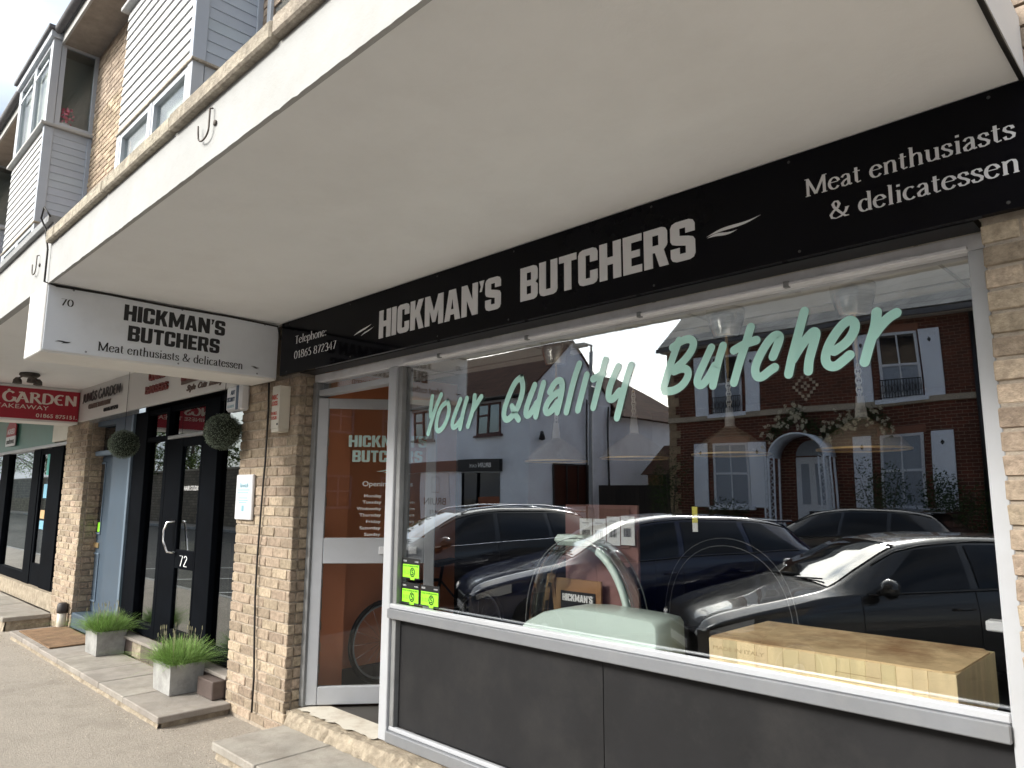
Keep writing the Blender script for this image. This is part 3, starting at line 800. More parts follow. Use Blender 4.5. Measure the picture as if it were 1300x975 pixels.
bay1 = make_bay(-5.74, 1.87, 'white boarded bay nearest the camera, directly above the canopy hook')
bay2 = make_bay(-10.91, 1.95, 'white boarded bay with a pink plant behind its side window, second from the camera')
bay3 = make_bay(-16.05, 1.95, 'furthest white boarded bay, cut off by the left edge')
# pink plant behind bay 2 side pane
pk = thing('pot_plant', 'pink flowering pot plant behind the side window of the farther bay', 'plant', (-11.03, -.30, 6.62))
MB().lathe([(0, 0), (.035, 0), (.05, .09), (0, .09)], (0, 0, 0), 12).build('pot', PWHITE, pk)
mb = MB()
for i in range(60):
    a = random.uniform(0, 6.28); r_ = random.uniform(0, .09); z = random.uniform(.1, .33)
    c = Vector((r_*math.cos(a), r_*math.sin(a), z)); q = Vector((random.gauss(0,1), random.gauss(0,1), random.gauss(0,1))).normalized()*.022; p2 = q.orthogonal().normalized()*.018
    mb.face([c - q, c + p2, c + q, c - p2])
mb.build('flower', mat('pink_petal', (.9, .22, .35), .6, isl=.3), pk)

# ------------------------------------------------------------------ box signs under the canopy
sg = thing('projecting_sign', 'silver box sign numbered 70 reading HICKMAN\'S BUTCHERS in black, hung under the canopy', 'sign', (-5.3, -.77, 2.5), group='box signs under the canopy')
MB().cbox(-5.50, -1.55, 2.505, -5.101, -.001, 2.938, c=.006).build('sign_box', SBOX, sg)
MB().cbox(-5.10, -1.538, 2.52, -5.094, -.006, 2.930, c=.002).build('sign_board', SIGNW, sg)
SX = -5.0935
block_text("HICKMAN'S", 'lettering', LETTERB, sg, on_side, -1.098, -.422, 2.780, 2.887, SX)
block_text("BUTCHERS", 'lettering', LETTERB, sg, on_side, -1.064, -.454, 2.647, 2.750, SX)
serif("Meat enthusiasts & delicatessen", 'lettering', LETTERB, sg, on_side, -1.235, -.272, 2.557, .056, SX)
serif("7", 'digit', LETTERB, sg, on_side, -1.466, -1.430, 2.810, .045, SX)
serif("0", 'digit', LETTERB, sg, on_side, -1.430, -1.392, 2.810, .045, SX)
fn = on_side(0, 0, 1, 1, SX)
swoosh('swash', LETTERB, sg, [leafpoly(-1.478, 2.578, -1.385, 2.588, .005, .003), leafpoly(-1.44, 2.570, -1.387, 2.588, .004, .002)], fn)
swoosh('swash', LETTERB, sg, [leafpoly(-.215, 2.587, -.145, 2.585, .004, .002), leafpoly(-.20, 2.578, -.145, 2.576, .004, .002)], fn)
mb = MB()
for (y, z) in ((-1.30, 2.538), (-.73, 2.538), (-.16, 2.538), (-1.40, 2.918), (-.73, 2.918), (-.12, 2.918)): mb.lathe([(.007, 0), (.005, .003), (0, .004)], (SX, y, z), 8, 'x')
mb.build('screw', ALU, sg)
reparent_all(sg)
tag(MB().tube([(-5.088, -1.50, 2.926), (-5.09, -1.2, 2.932), (-5.088, -.8, 2.924), (-5.09, -.4, 2.93), (-5.088, -.02, 2.92), (-5.075, .005, 2.82)], .007, 6).build('cable', CABLE), 'thin black cable along the top edge of the 70 box sign', 'cable')
tag(MB().tube([(-5.06, -1.575, 3.35), (-5.12, -1.60, 3.42), (-5.17, -1.60, 3.36), (-5.12, -1.58, 3.28), (-5.10, -1.562, 3.15), (-5.095, -1.562, 2.94), (-5.09, -1.5, 2.928)], .006, 6).build('cable', CABLE), 'looped cable dropping down the canopy face to the corner of the 70 sign', 'cable')

rs = thing('projecting_sign', 'crimson box sign with white lettering GARDEN TAKEAWAY under the canopy at far left', 'sign', (-10.4, -.77, 2.5), group='box signs under the canopy')
MB().cbox(-10.60, -1.50, 2.505, -10.231, -.001, 2.938, c=.006).build('sign_box', SBOX, rs)
MB().cbox(-10.230, -1.49, 2.535, -10.222, -.006, 2.905, c=.003).build('sign_board', REDS, rs)
WL = mat('cream_letters', (.75, .66, .6), .5)
serif("JUNGS", 'lettering', WL, rs, on_side, -1.46, -.90, 2.735, .11, -10.2215, thick=.13, thin=.05)
serif("GARDEN", 'lettering', WL, rs, on_side, -.815, -.035, 2.728, .12, -10.2215, thick=.13, thin=.05)
sans("CHINESE TAKEAWAY", 'lettering', WL, rs, on_side, -1.30, 2.652, .052, -10.2215, a1=-.335, th=.002)
sans("01865 875151.", 'lettering', WL, rs, on_side, -.46, 2.562, .045, -10.2215, a1=-.02, th=.002, bold=.02)
reparent_all(rs)

# ------------------------------------------------------------------ black fascia sign
fs = thing('fascia_sign', 'long gloss black fascia board with silver HICKMAN\'S BUTCHERS lettering over the shopfront', 'sign', (-2.7, 0, 2.53))
MB().cbox(-5.05, -.004, 2.533, .75, .028, 2.938, c=.002).build('sign_board', BLACKG, fs)
MB().box(-4.80, .029, 2.5305, -.52, .148, 2.56).build('board_return', BLACKM, fs)
FY = -.0045
block_text("HICKMAN'S", 'lettering', LETTER, fs, on_front, -3.766, -2.662, 2.627, 2.806, FY)
block_text("BUTCHERS", 'lettering', LETTER, fs, on_front, -2.518, -1.504, 2.632, 2.808, FY)
serif("Telephone:", 'lettering', LETTER, fs, on_front, -4.835, -4.395, 2.748, .058, FY)
serif("01865 872347", 'lettering', LETTER, fs, on_front, -4.835, -4.262, 2.636, .058, FY)
serif("Meat enthusiasts", 'lettering', LETTER, fs, on_front, -1.036, -.376, 2.757, .066, FY)
serif("& delicatessen", 'lettering', LETTER, fs, on_front, -.955, -.374, 2.645, .066, FY)
mb = MB()
for sx_ in (-4.95, -4.1, -3.2, -2.59, -1.7, -1.1, -.42):
    for sz_ in (2.555, 2.915): mb.lathe([(.006, 0), (.004, -.002), (0, -.003)], (sx_ + random.uniform(-.03, .03), FY, sz_), 8, 'y')
mb.build('screw', mat('dull_screw', (.05, .05, .05), .5), fs)
fn = on_front(0, 0, 1, 1, FY)
swoosh('swash', LETTER, fs, [leafpoly(-1.452, 2.706, -1.214, 2.738, .0085, .005), leafpoly(-1.448, 2.700, -1.315, 2.704, .008, .004)], fn)
swoosh('swash', LETTER, fs, [leafpoly(-4.056, 2.690, -3.85, 2.738, .008, .002), leafpoly(-3.97, 2.676, -3.827, 2.716, .006, .002)], fn)
reparent_all(fs)
# ------------------------------------------------------------------ butcher shopfront
sf = thing('shopfront', 'aluminium framed butcher shopfront with the big display window over a charcoal panel', 'shopfront', (-2.5, .15, .2))
A = ALU
MB().cbox(-4.80, YF + .01, 2.470, -.512, YF + .10, 2.530, c=.004).build('head_rail', ALUH, sf)
MB().cbox(-3.70, YF - .006, 2.474, -.565, YF + .009, 2.490, c=.003).build('glazing_bead', ALUH, sf)
MB().cbox(-3.845, YF - .004, .200, -3.765, YF + .10, 2.4695, c=.004).build('mullion', ALUW, sf)
MB().cbox(-3.764, YF + .015, .285, -3.722, YF + .10, 2.469, c=.003).build('mullion_inner', ALUD, sf)
MB().cbox(-.566, YF - .005, .200, -.512, YF + .10, 2.4695, c=.004).build('jamb', ALUW, sf)
MB().cbox(-3.7645, YF - .022, .912, -.567, YF + .10, .968, c=.004).build('sill', A, sf)
MB().cbox(-3.7645, YF - .006, .969, -.567, YF + .03, .996, c=.004).build('glazing_bead', ALUW, sf)
MB().cbox(-3.7645, YF - .012, .200, -.567, YF + .10, .262, c=.004).build('bottom_rail', A, sf)
MB().cbox(-3.7645, YF + .012, .263, -.567, YF + .04, .286, c=.004).build('glazing_bead', ALUW, sf)
MB().cbox(-3.722, YF + .050, .286, -2.172, YF + .062, .911, c=.001).build('lower_panel', PANEL, sf)
MB().cbox(-2.168, YF + .050, .286, -.567, YF + .062, .911, c=.001).build('lower_panel', PANEL, sf)
MB().box(-3.722, YG, .997, -.566, YG + .006, 2.4695).build('glass_pane', SHOPG, sf)
MB().cbox(-4.80, YF + .0, .200, -4.745, YF + .10, 2.4695, c=.004).build('door_jamb', ALUD, sf)
MB().cbox(-4.744, YF + .02, 2.372, -3.846, YF + .10, 2.414, c=.004).build('transom_rail', ALUW, sf)
MB().box(-4.744, YG, 2.414, -3.846, YG + .006, 2.4695).build('transom_glass', SHOPG, sf)
mb = MB()
for x in (-3.35, -2.62, -1.9, -1.2): mb.box(x, YF - .010, 2.470, x + .02, YF + .012, 2.494)
mb.build('clip', ALUD, sf)
reparent_all(sf)

# window vinyl, on the inner face of the glass
vin = thing('window_lettering', 'mint green brush script reading Your Quality Butcher on the shop window', 'lettering', (-2.2, .2, 2.0))
SCRIPT = [[(-3.458,2.249),(-3.473,2.178),(-3.469,2.129)],[(-3.373,2.253),(-3.43,2.168),(-3.491,2.024)],[(-3.313,2.206),(-3.371,2.182),(-3.408,2.115),(-3.416,2.051),(-3.391,2.029),(-3.347,2.053),(-3.31,2.101),(-3.292,2.163),(-3.313,2.206)],[(-3.194,2.208),(-3.234,2.14),(-3.266,2.08),(-3.262,2.045),(-3.227,2.052),(-3.177,2.098)],[(-3.138,2.209),(-3.169,2.135),(-3.194,2.038)],[(-3.07,2.218),(-3.078,2.152),(-3.104,2.093),(-3.126,2.046)],[(-3.078,2.14),(-3.043,2.179),(-3.013,2.207)],[(-2.7,2.285),(-2.748,2.264),(-2.804,2.176),(-2.833,2.108),(-2.828,2.067),(-2.795,2.059),(-2.739,2.101),(-2.7,2.167),(-2.683,2.234),(-2.7,2.285)],[(-2.768,2.132),(-2.747,2.09),(-2.719,2.057)],[(-2.599,2.231),(-2.638,2.161),(-2.665,2.101),(-2.661,2.07),(-2.63,2.079),(-2.584,2.134)],[(-2.535,2.235),(-2.562,2.165),(-2.592,2.065)],[(-2.492,2.185),(-2.456,2.232),(-2.416,2.241),(-2.403,2.213),(-2.417,2.147),(-2.441,2.076)],[(-2.408,2.18),(-2.447,2.174),(-2.492,2.147),(-2.524,2.103),(-2.518,2.075),(-2.484,2.079),(-2.441,2.123)],[(-2.291,2.307),(-2.33,2.225),(-2.379,2.071)],[(-2.246,2.246),(-2.276,2.161),(-2.306,2.075)],[(-2.128,2.306),(-2.158,2.226),(-2.208,2.08)],[(-2.206,2.221),(-2.145,2.24)],[(-2.052,2.264),(-2.088,2.205),(-2.112,2.151),(-2.113,2.113),(-2.086,2.108),(-2.047,2.145)],[(-1.977,2.261),(-2.008,2.19),(-2.04,2.094),(-2.065,2.019)],[(-1.715,2.341),(-1.763,2.238),(-1.802,2.134)],[(-1.749,2.314),(-1.701,2.339),(-1.66,2.343),(-1.639,2.324),(-1.648,2.29),(-1.687,2.249),(-1.74,2.215)],[(-1.746,2.205),(-1.705,2.216),(-1.674,2.204),(-1.675,2.171),(-1.708,2.134),(-1.755,2.116),(-1.797,2.12)],[(-1.557,2.287),(-1.592,2.227),(-1.628,2.166),(-1.632,2.134),(-1.607,2.126),(-1.573,2.16),(-1.544,2.206)],[(-1.501,2.287),(-1.528,2.219),(-1.556,2.121)],[(-1.372,2.348),(-1.395,2.288),(-1.429,2.206),(-1.458,2.123)],[(-1.452,2.26),(-1.405,2.28),(-1.35,2.289)],[(-1.283,2.211),(-1.259,2.259),(-1.248,2.29),(-1.267,2.3),(-1.302,2.275),(-1.344,2.214),(-1.363,2.17),(-1.357,2.136),(-1.333,2.132),(-1.303,2.153),(-1.278,2.166)],[(-1.145,2.375),(-1.171,2.297),(-1.203,2.204),(-1.222,2.132)],[(-1.204,2.187),(-1.17,2.235),(-1.136,2.272),(-1.113,2.291),(-1.104,2.28),(-1.118,2.237),(-1.139,2.179),(-1.144,2.136)],[(-1.041,2.2),(-0.991,2.227),(-0.961,2.268),(-0.959,2.299),(-0.978,2.313),(-1.011,2.293),(-1.056,2.236),(-1.078,2.179),(-1.069,2.148),(-1.041,2.139),(-1.012,2.158),(-0.985,2.178)],[(-0.88,2.325),(-0.887,2.273),(-0.915,2.203),(-0.934,2.144)],[(-0.897,2.238),(-0.868,2.274),(-0.84,2.298),(-0.814,2.31)]]
fnv = lambda u, v, d: (u, YG - .0005 - d, v)
GROUPS = [(0, 1), (2,), (3, 4), (5, 6), (7, 8), (9, 10), (11, 12), (13,), (14,), (15, 16), (17, 18), (19, 20, 21), (22, 23), (24, 25), (26,), (27, 28), (29,), (30, 31)]
for gi, grp_ in enumerate(GROUPS):
    mb = MB()
    for i in grp_:
        s = SCRIPT[i]; pts = s
        for _ in range(2):
            if len(pts) > 2:
                q = [pts[0]]
                for a, b in zip(pts, pts[1:]):
                    q += [(a[0]*.75 + b[0]*.25, a[1]*.75 + b[1]*.25), (a[0]*.25 + b[0]*.75, a[1]*.25 + b[1]*.75)]
                q.append(pts[-1]); pts = q
        hw = .0165 if s[0][0] < -2.9 else .0185
        ribbon(mb, pts, lambda dx, dy: hw, fnv, .0003 + (i % 7) * .0004, cap=True)
    mb.build('letter', MINT, vin, fix=False)
reparent_all(vin)

# open door
ang = R(50.6)
door = thing('door', 'aluminium and glass butcher door standing open inwards with opening hours on the glass', 'door', (-4.742, YF + .02, .2), ang)
DW, DH = .868, 2.155
D = MB(); 
MB().cbox(0, 0, .01, .075, .045, DH, c=.004).build('stile', ALUW, door)
MB().cbox(DW - .075, 0, .01, DW, .045, DH, c=.004).build('stile', ALUW, door)
MB().cbox(.0755, .001, .01, DW - .0755, .044, .13, c=.004).build('bottom_rail', ALUW, door)
MB().cbox(.0755, .001, .965, DW - .0755, .044, 1.145, c=.004).build('middle_rail', ALUW, door)
MB().cbox(.0755, .001, DH - .075, DW - .0755, .044, DH, c=.004).build('top_rail', ALUW, door)
DG = glass_mat('door_glass', (.97, .97, .96), .025, .35)
MB().box(.075, .02, .13, DW - .075, .026, .965).build('glass_pane', DG, door)
MB().box(.075, .02, 1.145, DW - .075, .026, DH - .075).build('glass_pane', DG, door)
pl = MB().cbox(.47, -.016, 1.03, .74, -.0005, 1.085, c=.004).build('letter_plate', PWHITE, door)
VW = mat('pale_vinyl', (.50, .66, .62), .6); DY = .0195
block_text("HICKMAN'S", 'lettering', VW, door, on_front, .225, .795, 1.80, 1.885, DY, th=.001)
block_text("BUTCHERS", 'lettering', VW, door, on_front, .255, .765, 1.69, 1.775, DY, th=.001)
fn = on_front(0, 0, 1, 1, DY)
swoosh('swash', VW, door, [leafpoly(.43, 1.622, .60, 1.648, .006, -.004), leafpoly(.48, 1.612, .56, 1.622, .005, 0)], fn)
WV = mat('white_vinyl', (.75, .74, .72), .6)
sans("Opening Hours", 'lettering', WV, door, on_front, .335, 1.515, .036, DY, a1=.70, bold=.02, th=.001)
days = [("Monday", "Closed"), ("Tuesday", "8am - 5pm"), ("Wednesday", "8am - 5pm"), ("Thursday", "8am - 5pm"), ("Friday", "8am - 5pm"), ("Saturday", "8am - 4pm"), ("Sunday", "Closed")]
for i, (a, b_) in enumerate(days):
    z = 1.435 - i * .046
    wl = {'Monday': .125, 'Tuesday': .135, 'Wednesday': .175, 'Thursday': .155, 'Friday': .105, 'Saturday': .15, 'Sunday': .115}[a]
    sans(a, 'lettering', WV, door, on_front, .475 - wl, z, .022, DY, a1=.475, bold=.025, th=.001)
    sans(b_, 'lettering', WV, door, on_front, .545, z, .022, DY, a1=.545 + (.11 if b_ == 'Closed' else .17), bold=.025, th=.001)

# stickers
def sticker(x, z, label):
    t = thing('hygiene_sticker', label, 'sticker', (x, YG - .0015, z), group='green food hygiene rating stickers')
    MB().box(0, 0, 0, .175, .001, .122).build('backing', BLACKM, t)
    MB().box(.008, -.0012, .008, .167, -.0002, .085).build('green_band', GREENL, t)
    MB().box(.085, -.0018, -.004, .125, -.0008, .012).build('green_band', GREENL, t)
    k = BLACKM
    sans("FOOD HYGIENE RATING", 'lettering', k, t, on_front, .014, .072, .008, -.0014, a1=.16, th=.0006, bold=.02)
    sans("0 1 2 3 4", 'lettering', mat('dark_green_print', (.12, .40, .02), .6), t, on_front, .018, .028, .022, -.0014, a1=.085, th=.0006)
    sans("5", 'lettering', k, t, on_front, .094, .024, .034, -.0014, a1=.116, th=.0006, bold=.03)
    rg = MB(); 
    fn_ = on_front(0, 0, 1, 1, -.0014)
    ribbon(rg, arc(.105, .040, .021, .025, 0, 360, 24), lambda a, b: .0035, fn_, .0006); rg.build('ring', k, t, fix=False)
    sans("FOOD", 'lettering', PWHITE, t, on_front, .012, .100, .010, -.0002, a1=.045, th=.0006)
    sans("SCORES", 'lettering', PWHITE, t, on_front, .125, .100, .007, -.0002, a1=.16, th=.0006)
    return t
sticker(-3.715, 1.148, 'green hygiene rating sticker alone on top of the stack in the window corner')
sticker(-3.715, 1.003, 'green hygiene rating sticker at the bottom left, against the mullion')
sticker(-3.530, 1.003, 'green hygiene rating sticker at the bottom right of the three')

# ------------------------------------------------------------------ shop interior
bx('shop_floor', FLOORM, None, -5.02, .25, .10, -.35, 5.0, .19, kind='structure')
bx('door_floor', FLOORM, None, -5.02, .16, .10, -3.85, .25, .188, kind='structure')
bx('shop_ceiling', CEIL, None, -5.06, .245, 2.62, -.35, 1.22, 2.78, kind='structure')
bx('shop_ceiling_rear', DARKW, None, -5.06, 1.222, 2.66, -.35, 5.0, 2.78, kind='structure')  # rear ceiling coloured near black, gloom of the deep shop put into it
bx('shop_wall_left', TERRA, None, -5.10, .245, .10, -5.03, 1.75, 2.80, kind='structure')
bx('door_return', TERRA, None, -5.029, .251, .10, -4.86, .52, 2.618, kind='structure')
bx('shop_wall_rear_left', DARKW, None, -5.10, 1.752, .10, -5.03, 5.0, 2.80, kind='structure')  # same orange wall, coloured near black here for the unlit rear
bx('shop_wall_right', BOARDW, None, -.5, .245, .10, -.42, 5.0, 2.80, kind='structure')  # unseen wall, made white to bounce light onto the chopping block
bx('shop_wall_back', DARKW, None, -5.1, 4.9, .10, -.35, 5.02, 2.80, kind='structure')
bx('skirting', BLACKM, None, -5.03, .30, .19, -5.015, 4.9, .33, kind='structure')
mb = MB()
for x in (-4.4, -3.2, -2.0, -.8): mb.box(x, .3, 2.614, x + .012, 1.21, 2.6195)
for y in (1.05,): mb.box(-5.0, y, 2.613, -.45, y + .012, 2.6185)
mb.build('ceiling_joint', mat('ceiling_joint', (.45, .42, .38), .9), None, kind='structure')
bx('counter', BLACKM, None, -3.65, .26, .19, -.52, .95, .83)
tag(bpy.data.objects['counter'], 'black display counter standing inside the window under the chopping block', 'counter')

# pendants
def pendant():
    t = thing('pendant_lamp', '', 'lamp', (0, 0, 0), group='pendant lamps over the window counter')
    MB().lathe([(0, 2.615), (.098, 2.615), (.098, 2.60), (.094, 2.565), (.068, 2.475), (.062, 2.465), (0, 2.462)], (0, 0, 0), 28).build('ceiling_rose', STEEL, t)
    MB().lathe([(.008, 2.462), (.008, 2.30), (.003, 2.26), (.003, 2.24)], (0, 0, 0), 8).build('rod', BRASS, t)
    ch = MB(); 
    for i in range(7):
        z = 2.235 - i * .021; a = 0 if i % 2 else math.pi/2
        ch.tube([(math.cos(a)*.013*math.cos(u), math.sin(a)*.013*math.cos(u), z + .017*math.sin(u)) for u in [2*math.pi*k/10 for k in range(11)]], .0034, 5, caps=False)
    ch.build('chain', CHAIN, t)
    MB().lathe([(0, 2.10), (.018, 2.10), (.02, 2.05), (.024, 2.045), (.024, 2.01), (.03, 2.0)], (0, 0, 0), 16).build('cap', PWHITE, t)
    s = MB().lathe([(.03, 2.003), (.055, 1.985), (.10, 1.955), (.15, 1.915), (.183, 1.875), (.19, 1.862)], (0, 0, 0), 72, ripple=.012).build('shade', SHADEG, t, fix=False)
    MB().lathe([(.187, 1.858), (.196, 1.858), (.196, 1.866), (.187, 1.866), (.187, 1.858)], (0, 0, 0), 48).build('rim', BRASS, t)
    return t
PL = [(-1.17, 'pendant lamp nearest the right edge of the shop window'), (-1.81, 'pendant lamp second from the right, in front of the left house shutters'), (-2.40, 'pendant lamp hanging below the bright sky gap in the reflection'), (-2.985, 'pendant lamp furthest left, hanging behind the word Quality')]
p0 = pendant()
for i, (x, lb) in enumerate(PL):
    o = p0 if i == 0 else copy_tree(p0)
    o.location = (x, .8, 0); o['label'] = lb

# butcher block : laminated staves, worn top
bb = thing('chopping_block', 'thick maple butcher block with a stained top in the right of the window', 'chopping block', (-1.2, .6, .83))
import random as _r
x0, x1, y0, y1, zb, zt = -1.70, -.755, .33, .885, .84, 1.048
nst = 14; wst = (x1 - x0) / nst; pos = x0; xs_ = [x0]
while pos < x1 - .05:
    pos += random.choice((.05, .065, .08, .055)); xs_.append(min(pos, x1))
xs_[-1] = x1
for a, b in zip(xs_, xs_[1:]):
    MB().cbox(a + .0004, y0 + random.uniform(0, .0006), zb, b - .0004, y0 + .10, zt, c=.0012).build('stave', WOOD, bb)
ys_ = [y0 + .1005, y0 + .17, y0 + .25, y0 + .32, y0 + .39, y0 + .47, y1]
for a, b in zip(ys_, ys_[1:]):
    MB().cbox(x1 - .10, a + .0004, zb, x1 - random.uniform(0, .0006), b - .0004, zt, c=.0012).build('stave', WOOD, bb)
MB().box(x0, y0 + .101, zb, x1 - .101, y1, zt - .001).build('core', WOOD, bb)
MB().prism([(x0 + .004, y0 + .012), (x0 + .012, y0 + .004), (x1 - .045, y0 + .004), (x1 - .012, y0 + .03), (x1 - .004, y0 + .07), (x1 - .004, y1 - .06), (x1 - .04, y1), (x0 + .004, y1)], zt + .0005, zt + .006, ax='z').build('top_surface', WOODT, bb)
sans("MADE IN ITALY", 'lettering', mat('burnt_mark', (.55, .40, .22), .7), bb, on_front, x0 + .02, zt - .045, .016, y0 - .0002, a1=x0 + .25, th=.0006)
rg = MB(); ribbon(rg, [(-1.165, .995), (-1.165, .965), (-1.0, .965), (-1.0, .995), (-1.165, .995)], lambda a, b: .0012, on_front(0, 0, 1, 1, y0 - .0002), .0006)
rg.build('brand_mark', bpy.data.materials['burnt_mark'], bb, fix=False)
reparent_all(bb)

# mint retro scale housing with curved glass
ms = thing('counter_scale', 'mint green enamel counter scale with a curved glass fan housing, left of the chopping block', 'scale', (-2.4, .55, .83))
rows = []
prof = [(-2.90, .90), (-2.80, .985), (-2.68, 1.045), (-2.55, 1.078), (-2.40, 1.090), (-2.2, 1.088), (-2.05, 1.084), (-1.985, 1.078), (-1.965, 1.055), (-1.96, .84)]
mb = MB()
ring = []
for y, k in ((.33, .975), (.345, 1.0), (.56, 1.0), (.575, .975)):
    rows.append([(-2.42 + (x + 2.42)*k, y, .84 + (z - .84)*k) for x, z in [(-2.90, .84)] + prof])
mb.grid(rows)
for r_ in (rows[0], rows[-1]): mb.face(r_)
mb.build('housing', MINTP, ms)
# two glass arches
def arch(y, x0, x1, zt_, name, m, wd_, dp):
    pts = []; n = 28
    for i in range(n + 1):
        a = math.pi * i / n; pts.append(((x0 + x1)/2 - (x1 - x0)/2*math.cos(a), .86 + (zt_ - .86)*math.sin(a)**.85))
    mb = MB(); g = []
    for j, (x, z) in enumerate(pts):
        cx = (x0 + x1)/2; k = 1 - wd_/((x1 - x0)/2)
        xi, zi = cx + (x - cx)*k, .86 + (z - .86)*(1 - wd_/(zt_ - .86))
        g.append([(x, y, z), (x, y + dp, z), (xi, y + dp, zi), (xi, y, zi)])
    mb.grid(g, close=True); return mb.build(name, m, ms)
arch(.62, -3.05, -2.27, 1.415, 'glass_band', CURVEG, .05, .10)
arch(.60, -3.06, -2.26, 1.420, 'rim', ALUD, .004, .004)
arch(.74, -3.04, -2.28, 1.415, 'rim', ALUD, .004, .004)
mb = MB(); g = []
for i in range(12):
    a = R(18 + i*4.2); x = -2.70 + .385*math.cos(a); z = .86 + .555*math.sin(a)**.85
    xi = -2.70 + .362*math.cos(a); zi = .86 + .52*math.sin(a)**.85
    g.append([(x, .61, z), (x, .65, z), (xi, .65, zi), (xi, .61, zi)])
mb.grid(g, close=True); mb.build('mint_arm', MINTP, ms)
MB().cbox(-2.85, .60, 1.372, -2.62, .74, 1.432, c=.025).build('cap', MINTP, ms)
reparent_all(ms)
# second curved glass hood further right
hd = thing('curved_glass_hood', 'curved glass display hood edged in grey behind the chopping block', 'display hood', (-1.9, 1.1, .83))
for dx, rr in ((0, .36), (.018, .335)):
    pts = []
    for i in range(25):
        a = math.pi * i / 24; pts.append((-2.03 + dx*0 - rr*1.1*math.cos(a), 1.1, .85 + rr*1.6*math.sin(a)**.7))
    MB().tube(pts, .0022, 6).build('rim', ALUD, hd)
reparent_all(hd)

# price cards on a pink panel
pp = thing('pink_panel', 'dusty pink display panel standing behind the price cards', 'panel', (-2.7, .82, .83))
MB().cbox(-2.93, .815, .84, -2.40, .835, 1.60, c=.003).build('board', PINKW, pp)
MB().cbox(-2.80, .808, 1.36, -2.45, .814, 1.58, c=.002).build('brown_inset', mat('brown_card', (.20, .10, .08), .8), pp)
reparent_all(pp)
def card(x, z, h, lb):
    t = thing('price_card', lb, 'card', (x, .795, z), group='barcode price cards in the window')
    MB().box(0, 0, 0, .092, .002, h).build('card', PAPER, t)
    bc = MB(); u = .018; i = 0
    while u < .072:
        w_ = random.choice((.0015, .003, .0045)); bc.box(u, -.0012, h*.28, u + w_, -.0002, h*.58); u += w_ + random.choice((.002, .003)); 
    bc.build('barcode', BLACKM, t)
    MB().box(.018, -.0012, h*.82, .07, -.0002, h*.86).build('printed_line', mat('grey_print', (.4, .4, .4), .7), t)
    return t
for i, (x, z, h) in enumerate(((-2.80, 1.365, .155), (-2.70, 1.365, .155), (-2.60, 1.375, .16), (-2.50, 1.38, .16))):
    card(x, z, h, ['white barcode card at the left end of the row of four in the window', 'white barcode card second from the left in the row of four', 'white barcode card second from the right, with a perforated top', 'white barcode card at the right end of the row of four in the window'][i])
MB_ = thing('table_sign', 'small wooden easel sign reading HICKMAN\'S inside the window', 'sign', (-2.95, .75, .84))
MB().prism([(-3.06, .84), (-3.04, .84), (-2.99, 1.19), (-3.01, 1.19)], .74, .76, ax='y').prism([(-2.96, .84), (-2.935, .84), (-2.985, 1.19), (-3.01, 1.19)], .765, .785, ax='y').build('easel_leg', WOODO, MB_)
MB().cbox(-2.96, .76, .86, -2.62, .775, 1.17, c=.002).build('board', WOODO, MB_)
MB().cbox(-2.915, .752, .90, -2.66, .759, 1.10, c=.001).build('black_panel', BLACKM, MB_)
block_text("HICKMAN'S", 'lettering', PAPER, MB_, on_front, -2.90, -2.675, 1.045, 1.085, .7515, th=.001)
reparent_all(MB_)
tag(MB().cbox(-.635, .24, 1.222, -.575, .30, 1.255, c=.004).build('wall_bracket', PWHITE), 'small white plastic bracket at the right edge of the shop window', 'bracket')
yt = thing('label_strip', 'narrow yellow and white label strip hanging in the window behind the letter B', 'label', (-2.0, .7, 1.4))
MB().box(-1.985, .70, 1.52, -1.955, .702, 1.60).build('yellow_part', YEL, yt)
MB().box(-1.985, .70, 1.475, -1.955, .702, 1.5195).build('white_part', PAPER, yt)
reparent_all(yt)
# bicycle leaning on the terracotta wall
bk = thing('bicycle', 'black bicycle leaning on the orange wall just inside the open door', 'bicycle', (-4.93, .93, .19), R(90))
def wheel(cx, r_=.30):
    tt = MB(); tt.tube([(cx + r_*math.cos(u), 0, .32 + r_*math.sin(u)) for u in [2*math.pi*k/40 for k in range(41)]], .019, 8, caps=False)
    o = tt.build('wheel', BLACKM, bk)
    rr = MB(); rr.tube([(cx + (r_-.025)*math.cos(u), 0, .32 + (r_-.025)*math.sin(u)) for u in [2*math.pi*k/40 for k in range(41)]], .009, 6, caps=False); rr.build('rim', ALUW, o)
    sp = MB()
    for k in range(16):
        u = 2*math.pi*k/16; sp.tube([(cx, 0, .32), (cx + (r_-.03)*math.cos(u), 0, .32 + (r_-.03)*math.sin(u))], .0012, 4)
    sp.build('spokes', CHROME, o)
wheel(0); wheel(1.02)
MB().tube([(0, 0, .32), (.12, 0, .78), (.16, 0, .92)], .014, 8).tube([(.12, 0, .75), (.58, 0, .75)], .014, 8).tube([(.13, 0, .68), (.48, 0, .32)], .015, 8).tube([(.48, 0, .32), (.60, 0, .86)], .014, 8).tube([(.48, 0, .32), (1.02, 0, .32), (.58, 0, .74)], .010, 8).build('frame', mat('bike_paint', (.02, .02, .03), .3), bk)
MB().tube([(.16, -.25, .97), (.17, -.1, .93), (.17, .0, .93), (.17, .1, .93), (.16, .25, .97)], .011, 8).build('handlebar', CHROME, bk)
MB().prism([(.50, .86), (.72, .89), (.73, .92), (.50, .90)], -.06, .06, ax='y').build('saddle', BLACKM, bk)

